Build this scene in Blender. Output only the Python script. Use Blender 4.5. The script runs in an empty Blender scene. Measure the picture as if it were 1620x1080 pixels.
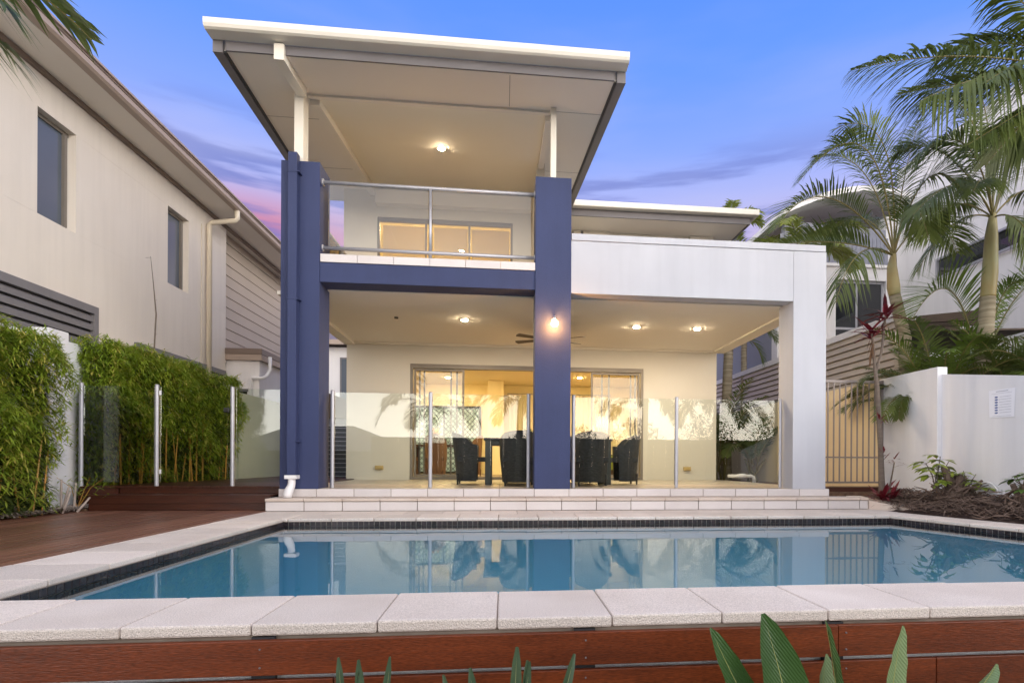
import bpy, bmesh, math, random
from mathutils import Vector, Matrix
random.seed(7)
S = bpy.context.scene
COL = S.collection
R = math.radians
U = random.uniform

# ------------------------------------------------------------------ camera
cd = bpy.data.cameras.new("camera"); cam = bpy.data.objects.new("camera", cd); COL.objects.link(cam)
S.camera = cam
cd.sensor_width = 36; cd.lens = 20.0
cd.shift_x = -(893 - 810) / 1620; cd.shift_y = (730.5 - 540) / 1620
cd.clip_start = 0.05; cd.clip_end = 500
_a, _r = .107, .005
_f = Vector((math.sin(_a), math.cos(_a), 0)); _x = Vector((math.cos(_a), -math.sin(_a), 0)); _u = Vector((0, 0, 1))
_rc = _x * math.cos(_r) + _u * math.sin(_r); _uc = _u * math.cos(_r) - _x * math.sin(_r)
_m = Matrix((_rc, _uc, -_f)).transposed().to_4x4(); _m.translation = (0, 0, .6)
cam.matrix_world = _m

# ------------------------------------------------------------------ world
W = bpy.data.worlds.new("World"); S.world = W; W.use_nodes = True
nt = W.node_tree; N = nt.nodes; L = nt.links
for n in list(N): N.remove(n)
def wn(t, **k):
    n = N.new(t)
    for a, b in k.items(): setattr(n, a, b)
    return n
def wmath(op, a, b=None, c=None, clamp=False):
    n = wn('ShaderNodeMath', operation=op, use_clamp=clamp)
    for i, v in enumerate((a, b, c)):
        if v is None: continue
        if isinstance(v, (int, float)): n.inputs[i].default_value = v
        else: L.new(v, n.inputs[i])
    return n.outputs[0]
def wmix(f, a, b, bt='MIX'):
    n = wn('ShaderNodeMix', data_type='RGBA', blend_type=bt)
    if isinstance(f, (int, float)): n.inputs[0].default_value = f
    else: L.new(f, n.inputs[0])
    for i, v in ((6, a), (7, b)):
        if isinstance(v, tuple): n.inputs[i].default_value = v + (1,)
        else: L.new(v, n.inputs[i])
    return n.outputs[2]
def wrange(v, a, b, c=0., d=1.):
    n = wn('ShaderNodeMapRange', interpolation_type='SMOOTHSTEP'); L.new(v, n.inputs[0])
    for i, q in enumerate((a, b, c, d)): n.inputs[i + 1].default_value = q
    return n.outputs[0]
tc = wn('ShaderNodeTexCoord'); sep = wn('ShaderNodeSeparateXYZ'); L.new(tc.outputs['Generated'], sep.inputs[0])
sx, sy, sz = sep.outputs
ramp = wn('ShaderNodeValToRGB'); L.new(sz, ramp.inputs[0])
stops = [(0, (.72, .62, .60)), (.24, (.76, .67, .70)), (.31, (.58, .43, .56)), (.36, (.48, .42, .66)), (.41, (.36, .40, .76)),
         (.47, (.22, .335, .80)), (.56, (.12, .275, .82)), (.66, (.085, .235, .80)), (1, (.22, .30, .62))]
while len(ramp.color_ramp.elements) < len(stops): ramp.color_ramp.elements.new(.5)
for e, (p, c) in zip(ramp.color_ramp.elements, stops): e.position = p; e.color = c + (1,)
col = ramp.outputs[0]
# pink band low on the left
pk = wmath('MULTIPLY', wrange(sz, .41, .33), wrange(sx, -.05, -.38)); pk = wmath('MULTIPLY', pk, wrange(sz, .2, .27))
col = wmix(wmath('MULTIPLY', pk, .92), col, (.52, .16, .26))
# streaky clouds
mp = wn('ShaderNodeMapping'); L.new(tc.outputs['Generated'], mp.inputs[0]); mp.inputs['Scale'].default_value = (2.2, 2.2, 21)
mp.inputs['Location'].default_value = (.35, .2, 1.7)
nz = wn('ShaderNodeTexNoise'); L.new(mp.outputs[0], nz.inputs[0]); nz.inputs['Scale'].default_value = 1.35; nz.inputs['Detail'].default_value = 5; nz.inputs['Roughness'].default_value = .5
band = wmath('MULTIPLY', wrange(sz, .25, .33), wrange(sz, .50, .42))
cl = wmath('MULTIPLY', wrange(nz.outputs[0], .46, .58), band)
col = wmix(wmath('MULTIPLY', cl, .75), col, (.13, .17, .47))
mp2 = wn('ShaderNodeMapping'); L.new(tc.outputs['Generated'], mp2.inputs[0]); mp2.inputs['Scale'].default_value = (1.5, 1.5, 7); mp2.inputs['Location'].default_value = (3, 1, 0)
nz2 = wn('ShaderNodeTexNoise'); L.new(mp2.outputs[0], nz2.inputs[0]); nz2.inputs['Scale'].default_value = 1.4; nz2.inputs['Detail'].default_value = 4
hz = wmath('MULTIPLY', wrange(nz2.outputs[0], .42, .75), wrange(sz, .75, .40))
col = wmix(wmath('MULTIPLY', hz, .45), col, (.46, .48, .72))
# overhead and behind the camera the sky is paler
col = wmix(wmath('MULTIPLY', wrange(sy, .50, .0), .95), col, (.98, .96, 1.02))
# the bright afterglow behind the camera
back = wrange(sy, .15, -.7)
glow = wmath('MULTIPLY', back, wrange(sz, .27, .05))
gcol = wmix(1.0, (3.9, 3.8, 3.6), (1, 1, 1), 'MULTIPLY')
g = wn('ShaderNodeVectorMath', operation='SCALE'); L.new(gcol, g.inputs[0]); L.new(glow, g.inputs['Scale'])
ad = wn('ShaderNodeVectorMath', operation='ADD'); L.new(col, ad.inputs[0]); L.new(g.outputs[0], ad.inputs[1])
sky = wn('ShaderNodeTexSky', sky_type='NISHITA'); sky.sun_disc = False; sky.sun_elevation = R(7); sky.sun_rotation = R(170)
s2 = wn('ShaderNodeVectorMath', operation='SCALE'); L.new(sky.outputs[0], s2.inputs[0]); L.new(wmath('MULTIPLY', back, .05), s2.inputs['Scale'])
ad2 = wn('ShaderNodeVectorMath', operation='ADD'); L.new(ad.outputs[0], ad2.inputs[0]); L.new(s2.outputs[0], ad2.inputs[1])
bg = wn('ShaderNodeBackground'); L.new(ad2.outputs[0], bg.inputs[0]); bg.inputs[1].default_value = 1.0
wo = wn('ShaderNodeOutputWorld'); L.new(bg.outputs[0], wo.inputs[0])

sd = bpy.data.lights.new("sun", 'SUN'); sd.energy = .8; sd.angle = R(20); sd.color = (1, .94, .86)
sun = bpy.data.objects.new("sun", sd); COL.objects.link(sun)
sun.rotation_euler = Vector((-.70, .66, -.28)).to_track_quat('-Z', 'Y').to_euler()
S.view_settings.view_transform = 'Standard'; S.view_settings.look = 'None'; S.view_settings.gamma = 1; S.view_settings.exposure = .36
S.render.engine = 'CYCLES'
S.cycles.use_denoising = True; S.cycles.max_bounces = 10; S.cycles.transparent_max_bounces = 24
S.cycles.sample_clamp_indirect = 6; S.cycles.caustics_reflective = False; S.cycles.caustics_refractive = False

# ------------------------------------------------------------------ materials
MATS = {}
def mat(name, c, rough=.6, c2=None, ns=3., amt=.5, bump=0, bs=60., metal=0, spec=.5, emit=None, es=0, stretch=None, trans=0, det=6, fine=0, streak=0, isl=0):
    """principled with a two-tone noise and a bump"""
    if name in MATS: return MATS[name]
    m = bpy.data.materials.new(name); m.use_nodes = True; t = m.node_tree; b = t.nodes['Principled BSDF']
    b.inputs['Base Color'].default_value = c + (1,); b.inputs['Roughness'].default_value = rough
    b.inputs['Metallic'].default_value = metal; b.inputs['Specular IOR Level'].default_value = spec
    co = t.nodes.new('ShaderNodeTexCoord'); src = co.outputs['Object']
    if stretch:
        mp = t.nodes.new('ShaderNodeMapping'); mp.inputs['Scale'].default_value = stretch; t.links.new(src, mp.inputs[0]); src = mp.outputs[0]
    def noise(sc, d=6):
        n = t.nodes.new('ShaderNodeTexNoise'); n.inputs['Scale'].default_value = sc; n.inputs['Detail'].default_value = d; t.links.new(src, n.inputs[0]); return n.outputs[0]
    if c2:
        n = noise(ns, det); mr = t.nodes.new('ShaderNodeMapRange'); mr.inputs[1].default_value = .5 - .5 * (1 - amt) - .02; mr.inputs[2].default_value = .5 + .5 * (1 - amt) + .02
        t.links.new(n, mr.inputs[0])
        mx = t.nodes.new('ShaderNodeMix'); mx.data_type = 'RGBA'; mx.inputs[6].default_value = c + (1,); mx.inputs[7].default_value = c2 + (1,)
        t.links.new(mr.outputs[0], mx.inputs[0]); out = mx.outputs[2]
        if fine:
            n3 = noise(bs * 1.3, 2); m3 = t.nodes.new('ShaderNodeMapRange'); m3.inputs[1].default_value = .3; m3.inputs[2].default_value = .7; m3.inputs[3].default_value = 1 - fine; m3.inputs[4].default_value = 1 + fine * .4
            t.links.new(n3, m3.inputs[0]); vm = t.nodes.new('ShaderNodeVectorMath'); vm.operation = 'SCALE'; t.links.new(out, vm.inputs[0]); t.links.new(m3.outputs[0], vm.inputs['Scale']); out = vm.outputs[0]
        def scaled(fac, lo, hi, a0, a1, o_):
            q = t.nodes.new('ShaderNodeMapRange'); q.inputs[1].default_value = a0; q.inputs[2].default_value = a1; q.inputs[3].default_value = lo; q.inputs[4].default_value = hi; t.links.new(fac, q.inputs[0])
            v = t.nodes.new('ShaderNodeVectorMath'); v.operation = 'SCALE'; t.links.new(o_, v.inputs[0]); t.links.new(q.outputs[0], v.inputs['Scale']); return v.outputs[0]
        if streak:                                                   # rain streaks and grime on rendered walls
            ms_ = t.nodes.new('ShaderNodeMapping'); ms_.inputs['Scale'].default_value = (5, 5, .35); t.links.new(co.outputs['Object'], ms_.inputs[0])
            ns_ = t.nodes.new('ShaderNodeTexNoise'); ns_.inputs['Scale'].default_value = 1.6; ns_.inputs['Detail'].default_value = 5; t.links.new(ms_.outputs[0], ns_.inputs[0])
            out = scaled(ns_.outputs[0], 1 - streak, 1.03, .32, .56, out)
        if isl:                                                      # every paver or board has its own tone
            gm = t.nodes.new('ShaderNodeNewGeometry'); out = scaled(gm.outputs['Random Per Island'], 1 - isl, 1 + isl * .5, 0, 1, out)
        t.links.new(out, b.inputs['Base Color'])
    if bump:
        n = noise(bs); bp = t.nodes.new('ShaderNodeBump'); bp.inputs['Strength'].default_value = bump; bp.inputs['Distance'].default_value = .01
        t.links.new(n, bp.inputs['Height']); t.links.new(bp.outputs[0], b.inputs['Normal'])
    if emit:
        b.inputs['Emission Color'].default_value = emit + (1,); b.inputs['Emission Strength'].default_value = es
    if trans:
        tr = t.nodes.new('ShaderNodeBsdfTranslucent'); ms = t.nodes.new('ShaderNodeMixShader'); ms.inputs[0].default_value = trans
        if c2: t.links.new(out, tr.inputs[0])
        else: tr.inputs[0].default_value = c + (1,)
        t.links.new(b.outputs[0], ms.inputs[1]); t.links.new(tr.outputs[0], ms.inputs[2]); t.links.new(ms.outputs[0], t.nodes['Material Output'].inputs[0])
    MATS[name] = m; return m
def glassmat(name, tint, ior=1.52, rough=0., bump=0, bs=1., strength=1.):
    m = bpy.data.materials.new(name); m.use_nodes = True; t = m.node_tree
    for n in list(t.nodes):
        if n.type == 'BSDF_PRINCIPLED': t.nodes.remove(n)
    fr = t.nodes.new('ShaderNodeFresnel'); fr.inputs[0].default_value = ior
    tr = t.nodes.new('ShaderNodeBsdfTransparent'); tr.inputs[0].default_value = tint + (1,)
    gl = t.nodes.new('ShaderNodeBsdfGlossy'); gl.inputs['Roughness'].default_value = rough
    ms = t.nodes.new('ShaderNodeMixShader')
    if bump:
        co = t.nodes.new('ShaderNodeTexCoord'); n = t.nodes.new('ShaderNodeTexNoise'); n.inputs['Scale'].default_value = bs; n.inputs['Detail'].default_value = 3
        t.links.new(co.outputs['Object'], n.inputs[0]); bp = t.nodes.new('ShaderNodeBump'); bp.inputs['Strength'].default_value = bump; bp.inputs['Distance'].default_value = .02
        t.links.new(n.outputs[0], bp.inputs['Height']); t.links.new(bp.outputs[0], gl.inputs['Normal']); t.links.new(bp.outputs[0], fr.inputs['Normal'])
    mu = t.nodes.new('ShaderNodeMath'); mu.operation = 'MULTIPLY'; mu.use_clamp = True; mu.inputs[1].default_value = strength
    t.links.new(fr.outputs[0], mu.inputs[0]); t.links.new(mu.outputs[0], ms.inputs[0]); t.links.new(tr.outputs[0], ms.inputs[1]); t.links.new(gl.outputs[0], ms.inputs[2])
    t.links.new(ms.outputs[0], t.nodes['Material Output'].inputs[0]); return m
M_ = dict(
    white=mat('render_white', (.56, .57, .625), .75, (.465, .475, .53), 1.0, .45, .35, 200, fine=.08, streak=.015),
    patio=mat('render_cream', (.74, .70, .62), .75, (.68, .64, .56), 1.0, .3, .25, 240, fine=.04),
    blue=mat('render_blue', (.038, .054, .150), .7, (.028, .040, .112), 1.3, .45, .4, 180, fine=.18, streak=.05),
    ceil=mat('ceiling_paint', (.88, .83, .74), .8, (.85, .80, .71), .8, .3),
    soffit=mat('soffit_sheet', (.84, .79, .73), .6, (.79, .74, .68), .8, .3),
    fascia=mat('painted_metal', (.82, .78, .70), .4, (.76, .72, .64), 2, .3),
    steel=mat('grey_steel', (.19, .18, .19), .5, (.15, .14, .15), 3, .3),
    darkline=mat('dark_trim', (.03, .03, .035), .6),
    alu=mat('brushed_aluminium', (.50, .50, .54), .45, (.42, .42, .46), 8, .4, metal=.55),
    frame=mat('window_frame', (.24, .21, .18), .45, (.20, .175, .15), 5, .3, metal=.15),
    tilew=mat('riser_tile', (.72, .68, .68), .55, (.62, .57, .56), 2.2, .45, .1, 120, fine=.07, isl=.06),
    paver=mat('cast_paver', (.88, .795, .74), .85, (.70, .61, .55), 2.3, .45, .6, 170, fine=.28, isl=.12),
    paveredge=mat('cast_paver_mottled', (.66, .58, .54), .85, (.44, .36, .31), 5, .5, .7, 160, fine=.3),
    cap=mat('step_cap_stone', (.74, .66, .60), .8, (.58, .46, .38), 2.6, .35, .3, 160, fine=.1, isl=.10),
    grout=mat('grout', (.36, .29, .24), .9, (.20, .16, .13), 9, .4),
    floor=mat('patio_floor_tile', (.60, .52, .43), .35, (.52, .45, .37), 2, .4, .05, 80, isl=.06),
    mosaic=mat('mosaic_tile', (.045, .032, .035), .25, (.02, .018, .022), 19, .7, isl=.5),
    mgrout=mat('mosaic_grout', (.42, .38, .33), .9, (.22, .2, .18), 20, .4),
    plaster=mat('pool_plaster', (.44, .84, .99), .8, (.38, .78, .95), 1.1, .4, .2, 60),
    deck=mat('deck_timber', (.33, .15, .10), .33, (.15, .066, .046), 3.2, .55, .2, 40, stretch=(12, .5, 1), fine=.3, isl=.30),
    deckx=mat('stained_timber', (.085, .024, .011), .36, (.038, .012, .008), 2.4, .55, .35, 30, stretch=(.7, 6, 6)),
    board=mat('merbau_board', (.25, .052, .013), .34, (.10, .021, .007), 2.8, .34, .2, 70, stretch=(.5, 6, 5), fine=.5, isl=.22),
    grass=mat('lower_ground', (.07, .08, .03), .95, (.10, .075, .05), 2, .5, .5, 30),
    soil=mat('bark_mulch', (.24, .14, .085), .95, (.10, .055, .035), 14, .6, 1, 60, fine=.3),
    soil2=mat('dark_mulch', (.10, .06, .05), .95, (.04, .025, .022), 14, .6, 1, 60, fine=.3),
    lhouse=mat('left_house_render', (.82, .755, .68), .8, (.70, .635, .565), .6, .35, .3, 200, fine=.09, streak=.015),
    weather=mat('weatherboard', (.58, .49, .40), .6, (.52, .44, .36), 1.5, .3),
    brown=mat('brown_gutter', (.21, .155, .125), .45, (.17, .125, .10), 2, .3),
    brownl=mat('gutter_face', (.42, .33, .27), .45, (.37, .29, .24), 2, .3),
    cream=mat('cream_pipe', (.70, .62, .50), .5, (.62, .55, .44), 3, .3),
    louvre=mat('louvre_grey', (.21, .20, .21), .5, (.17, .16, .17), 3, .3),
    pvc=mat('white_pvc', (.85, .84, .86), .35, (.78, .77, .78), 6, .3),
    blind=mat('roller_blind', (.82, .74, .64), .9, (.78, .70, .60), 1, .3, trans=.55),
    wglass=mat('window_dark_glass', (.02, .022, .026), .03, spec=.8),
    lglass=mat('window_blind_glass', (.10, .125, .16), .12, (.085, .105, .135), 2, .3, spec=.8),
    rwhite=mat('right_house_render', (.84, .82, .82), .75, (.78, .76, .77), .6, .3, .2, 200, streak=.015),
    rgrey=mat('grey_blue_and_shade_render', (.30, .31, .37), .8, (.26, .27, .33), .7, .3, .2, 200),
    slat=mat('colorbond_slat', (.58, .50, .42), .45, (.52, .45, .38), 2, .3),
    fencew=mat('boundary_render', (.80, .80, .84), .8, (.74, .74, .78), .9, .35, .3, 150, fine=.06, streak=.015),
    fencec=mat('cream_boundary_render', (.80, .68, .48), .8, (.74, .62, .43), .9, .35, .3, 150),
    gate=mat('gate_grey', (.27, .235, .23), .4, (.23, .2, .2), 6, .3, metal=.2),
    wicker=mat('dark_wicker', (.085, .085, .09), .5, (.026, .026, .03), 34, .6, 1, 90, stretch=(.7, .7, 3.4)),
    tabled=mat('dark_table', (.045, .05, .055), .35, (.035, .04, .045), 5, .3),
    rattan=mat('brown_rattan', (.22, .11, .055), .6, (.10, .05, .028), 30, .6, .8, 80, stretch=(1, 1, 3)),
    wood=mat('dark_wood', (.08, .03, .015), .4, (.05, .02, .01), 6, .4),
    inwall=mat('interior_paint', (.84, .75, .52), .85, (.80, .71, .48), .7, .3),
    curtain=mat('sheer_curtain', (.85, .80, .66), .9, (.78, .73, .6), 2, .3, trans=.3),
    trunk=mat('palm_trunk', (.46, .40, .30), .85, (.20, .16, .10), 2.6, .6, .6, 40, stretch=(.6, .6, 9)),
    shaft=mat('crownshaft', (.38, .25, .09), .5, (.36, .36, .19), 2.4, .5),
    rachis=mat('frond_rib', (.24, .17, .05), .55, (.15, .15, .05), 4, .4),
    palm=mat('palm_leaf', (.18, .225, .05), .42, (.07, .105, .032), 2.3, .45, trans=.36),
    palml=mat('palm_leaf_light', (.19, .27, .045), .48, (.085, .14, .028), 2.3, .45, trans=.3),
    palmy=mat('palm_leaf_yellow', (.33, .35, .055), .5, (.16, .22, .04), 2.3, .45, trans=.35),
    bamboo=mat('bamboo_leaf', (.48, .58, .065), .45, (.17, .29, .035), 9, .6, trans=.42, det=3),
    bambooy=mat('bamboo_leaf_yellow', (.74, .64, .18), .5, (.50, .50, .09), 9, .6, trans=.42, det=3),
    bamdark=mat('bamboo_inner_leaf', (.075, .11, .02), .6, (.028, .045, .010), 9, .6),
    cane=mat('bamboo_cane', (.58, .24, .04), .45, (.34, .24, .05), 5, .5),
    stake=mat('pale_stake', (.55, .47, .42), .8, (.40, .32, .28), 8, .5),
    red=mat('cordyline_leaf', (.24, .012, .028), .4, (.07, .014, .02), 6, .5, trans=.15),
    stem=mat('cordyline_stem', (.20, .16, .13), .9, (.11, .085, .07), 5, .5, .5, 60, stretch=(1, 1, 12)),
    litter=mat('leaf_litter', (.20, .12, .085), .9, (.035, .024, .02), 16, .7),
    stump=mat('dead_wood', (.27, .19, .15), .95, (.06, .04, .033), 7, .6, 1, 50),
    leafg=mat('seedling_leaf', (.42, .46, .06), .4, (.16, .26, .04), 12, .5, trans=.25),
    leafdg=mat('seedling_leaf_dark', (.13, .22, .04), .4, (.07, .14, .025), 12, .5, trans=.2),
    brownleaf=mat('brown_leaf', (.20, .10, .04), .6, (.12, .06, .03), 9, .5, trans=.2),
    bop=mat('strelitzia_leaf', (.060, .135, .030), .33, (.038, .090, .026), 3, .4, .0, trans=.12),
    bopp=mat('pale_leaf_underside', (.30, .40, .19), .45, (.20, .30, .13), 5, .5, trans=.15),
    bope=mat('leaf_rib', (.36, .38, .13), .5),
    sans=mat('strap_leaf', (.045, .085, .045), .4, (.09, .14, .075), 14, .5),
    sansm=mat('strap_leaf_margin', (.48, .46, .22), .5),
    paper=mat('paper', (.86, .87, .95), .6), ink=mat('blue_ink', (.10, .14, .36), .6), inkg=mat('grey_ink', (.45, .46, .55), .6),
    bulb=mat('lit_downlight', (1, .9, .7), .5, emit=(1, .79, .52), es=1450),
    bulbi=mat('lit_interior_light', (1, .9, .7), .5, emit=(1, .70, .30), es=1500),
    bulbw=mat('lit_wall_lamp', (1, .9, .7), .5, emit=(1, .42, .09), es=260),
    ring=mat('downlight_ring', (.75, .70, .62), .4), black=mat('black_plastic', (.015, .015, .015), .4),
    fan=mat('fan_blade', (.06, .038, .025), .5), brass=mat('outlet_cream', (.55, .40, .16), .5), flower=mat('flower_orange', (.9, .35, .08), .6, emit=(1, .45, .1), es=.15),
    timber=mat('pergola_timber', (.12, .085, .065), .85, (.07, .05, .04), 4, .5, .4, 40, stretch=(1, 6, 6)),
    rooft=mat('roof_metal', (.45, .44, .44), .5), grnwall=mat('pale_green_wall', (.56, .57, .47), .8, (.50, .52, .42), 1, .3),
    shrub=mat('shrub_leaf', (.035, .055, .02), .6, (.02, .034, .012), 5, .5, trans=.15),
)
M_['glass'] = glassmat('fence_glass', (.945, .975, .955), strength=1.15)
M_['rail_glass'] = glassmat('balustrade_glass', (.95, .965, .98), 1.52, strength=1.5)
M_['door_glass'] = glassmat('door_glass', (.95, .96, .95), 1.5)
M_['water'] = glassmat('pool_water', (.88, .99, 1.0), 1.42, 0., .04, 1.6)

# ------------------------------------------------------------------ mesh helpers
class MB:
    def __init__(s): s.V = []; s.F = []; s.K = []
    def add(s, vs, fs, k=0):
        o = len(s.V); s.V += [tuple(v) for v in vs]; s.F += [tuple(i + o for i in f) for f in fs]; s.K += [k] * len(fs); return s
    def hexa(s, p, k=0): return s.add(p, [(0, 3, 2, 1), (4, 5, 6, 7), (0, 1, 5, 4), (1, 2, 6, 5), (2, 3, 7, 6), (3, 0, 4, 7)], k)
    def box(s, x0, x1, y0, y1, z0, z1, k=0):
        return s.hexa([(x0, y0, z0), (x1, y0, z0), (x1, y1, z0), (x0, y1, z0), (x0, y0, z1), (x1, y0, z1), (x1, y1, z1), (x0, y1, z1)], k)
    def prism(s, poly, z0, z1, k=0):
        n = len(poly); f0 = z0 if callable(z0) else (lambda x, y: z0); f1 = z1 if callable(z1) else (lambda x, y: z1)
        vs = [(x, y, f0(x, y)) for x, y in poly] + [(x, y, f1(x, y)) for x, y in poly]
        return s.add(vs, [tuple(reversed(range(n))), tuple(range(n, 2 * n))] + [(i, (i + 1) % n, (i + 1) % n + n, i + n) for i in range(n)], k)
    def quad(s, *p, k=0): return s.add(p, [tuple(range(len(p)))], k)
    def tube(s, pts, r, n=10, caps=True, k=0):
        pts = [Vector(p) for p in pts]; m = len(pts); rs = r if isinstance(r, (list, tuple)) else [r] * m
        o = len(s.V); prev = None
        for i, p in enumerate(pts):
            d = (pts[min(i + 1, m - 1)] - pts[max(i - 1, 0)]).normalized()
            if prev is None:
                a = Vector((0, 0, 1)) if abs(d.z) < .9 else Vector((1, 0, 0)); u = d.cross(a).normalized()
            else: u = (prev - d * prev.dot(d)).normalized()
            prev = u; v = d.cross(u)
            for j in range(n):
                t = 2 * math.pi * j / n; s.V.append(tuple(p + (u * math.cos(t) + v * math.sin(t)) * rs[i]))
        for i in range(m - 1):
            for j in range(n):
                a = o + i * n + j; b = o + i * n + (j + 1) % n; s.F.append((a, b, b + n, a + n)); s.K.append(k)
        if caps:
            s.F.append(tuple(o + j for j in reversed(range(n)))); s.K.append(k)
            s.F.append(tuple(o + (m - 1) * n + j for j in range(n))); s.K.append(k)
        return s
    def disc(s, c, r, n=20, k=0, t=.004):
        return s.tube([(c[0], c[1], c[2] - t), (c[0], c[1], c[2])], r, n, True, k)
    def build(s, name, m, parent=None, smooth=False, bevel=0, **tags):
        o = Vector((0, 0, 0)); p = parent
        while p is not None: o += p.location; p = p.parent
        me = bpy.data.meshes.new(name)
        me.from_pydata([(x - o.x, y - o.y, z - o.z) for x, y, z in s.V], [], s.F)
        ms = m if isinstance(m, (list, tuple)) else [m]
        for q in ms: me.materials.append(M_[q])
        if len(ms) > 1: me.polygons.foreach_set('material_index', s.K)
        if smooth: me.polygons.foreach_set('use_smooth', [True] * len(me.polygons))
        me.update()
        ob = bpy.data.objects.new(name, me); COL.objects.link(ob); ob.parent = parent
        if bevel:
            b = ob.modifiers.new('bevel', 'BEVEL'); b.width = bevel; b.segments = 2; b.limit_method = 'ANGLE'; b.angle_limit = R(50)
        for a, c in tags.items(): ob[a] = c
        return ob
def thing(name, label, cat, loc=(0, 0, 0), group=None):
    o = bpy.data.objects.new(name, None); COL.objects.link(o); o.location = loc; o.empty_display_size = .1
    o['label'] = label; o['category'] = cat
    if group: o['group'] = group
    return o
def part(name, m, parent, fn, **k):
    b = MB(); fn(b); return b.build(name, m, parent, **k)
def box(name, m, parent, *d, **k): return MB().box(*d).build(name, m, parent, **k)
def struct(name, m, fn, **k):
    b = MB(); fn(b); return b.build(name, m, None, kind='structure', **k)

# ------------------------------------------------------------------ pool and terrace
Z0 = .02                                   # level of the coping and deck
XL, YB, YF = -2.19, 5.97, 2.575            # inner pool edges
RB, RF = (4.33, 5.97), (5.18, 2.575)       # right-hand side runs at an angle
POOL = [(XL, YF), RF, RB, (XL, YB)]
def rx(y): return RF[0] + (y - YF) / (YB - YF) * (RB[0] - RF[0])
struct('ground', 'grass', lambda b: b.quad((-150, -150, -.75), (150, -150, -.75), (150, 2.3, -.75), (-150, 2.3, -.75)))
def up(b):
    z = -.03
    b.quad((-60, 2.3, z), (XL - .1, 2.3, z), (XL - .1, 150, z), (-60, 150, z)); b.quad((XL - .1, YB + .1, z), (5.6, YB + .1, z), (5.6, 150, z), (XL - .1, 150, z))
    b.quad((5.6, 2.3, z), (60, 2.3, z), (60, 150, z), (5.6, 150, z)); b.quad((-60, 2.3, -.75), (60, 2.3, -.75), (60, 2.3, z), (-60, 2.3, z))
struct('garden_soil', 'soil2', up)
def basin(b):
    zb = -1.1; t = -.052; P = POOL
    b.quad(*[(x, y, zb) for x, y in P])
    for i in range(4):
        (x0, y0), (x1, y1) = P[i], P[(i + 1) % 4]; b.quad((x0, y0, zb), (x0, y0, t), (x1, y1, t), (x1, y1, zb))
struct('pool_basin', 'plaster', basin)
def band(b):
    zt, zb = Z0 - .035, -.105
    def run(p, q, nrm):
        p = Vector(p); q = Vector(q); d = q - p; n = int(d.length / .052); d.normalize(); nn = Vector(nrm).normalized()
        st = (q - p).length / n
        def H(a, c, o0, o1, z0, z1, k):
            A = p + d * a; Bp = p + d * c
            pts = [A + nn * o0, Bp + nn * o0, Bp + nn * o1, A + nn * o1]
            b.hexa([(v.x, v.y, z0) for v in pts] + [(v.x, v.y, z1) for v in pts], k)
        H(0, (q - p).length, -.01, .004, zb, zt, 1)
        for i in range(n):
            for j in (0, 1): H(i * st + .003, (i + 1) * st - .003, .003, .008, zt - .047 * (j + 1) + .004, zt - .047 * j, 0)
    run((XL, YB), (RB[0], YB), (0, -1)); run((XL, YF), (XL, YB), (1, 0)); dv = Vector((RB[0] - RF[0], RB[1] - RF[1])); run(RF, RB, (-dv.y, dv.x)); 
struct('waterline_tiles', ['mosaic', 'mgrout'], band)
struct('pool_water', 'water', lambda b: b.quad(*[(x, y, -.052) for x, y in [(XL - .005, YF - .1), (RF[0] + .03, YF - .1), (RB[0] + .005, YB + .005), (XL - .005, YB + .005)]]))
def rowx(b, x0, x1, y0, y1, z0, z1, step, anchor=0., gap=.006, jz=.0015, poly=None):
    k = math.floor((x0 - anchor) / step); 
    while anchor + k * step < x1:
        a = max(x0, anchor + k * step); c = min(x1, anchor + (k + 1) * step); k += 1
        if c - a < .02: continue
        dz = random.uniform(-jz, jz); dy = random.uniform(-jz, jz)
        b.box(a + gap / 2, c - gap / 2, y0 + dy, y1, z0, z1 + dz)
def cop(b):
    rowx(b, -2.70, 5.75, 2.13, YF, Z0 - .045, Z0, .435, -.02, .0035, .0025)     # front row
    rowx(b, XL - .01, RB[0] + .0, YB, YB + .40, Z0 - .035, Z0, .42, -.05)
    y = YF
    while y < YB + .4 - .01:                                                   # left row
        y2 = min(y + .435, YB + .4); b.box(-2.70, XL, y + .003, y2 - .003, Z0 - .035, Z0 + random.uniform(-.001, .001)); y = y2
    a = Vector(RF); c = Vector(RB); d = (c - a); n = 8; nv = Vector((d.y, -d.x)).normalized() * .43
    for i in range(n):
        p = a + d * (i / n + .0008); q = a + d * ((i + 1) / n - .0008)
        b.prism([(p.x, p.y), (p.x + nv.x, p.y + nv.y), (q.x + nv.x, q.y + nv.y), (q.x, q.y)], Z0 - .035, Z0)
    b.prism([(RB[0] + .003, YB), (RB[0] + nv.x - .0, YB + nv.y), (RB[0] + nv.x - .06, YB + .4), (RB[0] + .003, YB + .4)], Z0 - .035, Z0)
struct('pool_coping', 'paver', cop, bevel=.008)
struct('coping_bed', 'grout', lambda b: (b.prism([(-2.69, 2.15), (5.7, 2.15), (5.7, YF - .01), (-2.69, YF - .01)], -.12, Z0 - .012), b.box(-2.69, XL - .012, YF - .01, YB + .39, -.12, Z0 - .012),
       b.box(XL - .012, 4.75, YB + .012, YB + .9, -.12, Z0 - .012), b.prism([(RF[0] + .01, RF[1]), (RF[0] + .42, RF[1]), (RB[0] + .42, RB[1]), (RB[0] + .01, RB[1])], -.12, Z0 - .012)))
struct('paving', 'paver', lambda b: [rowx(b, -2.70, 4.72, YB + .406, 6.80, Z0 - .03, Z0 - .002, .42, -.26)])
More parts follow.
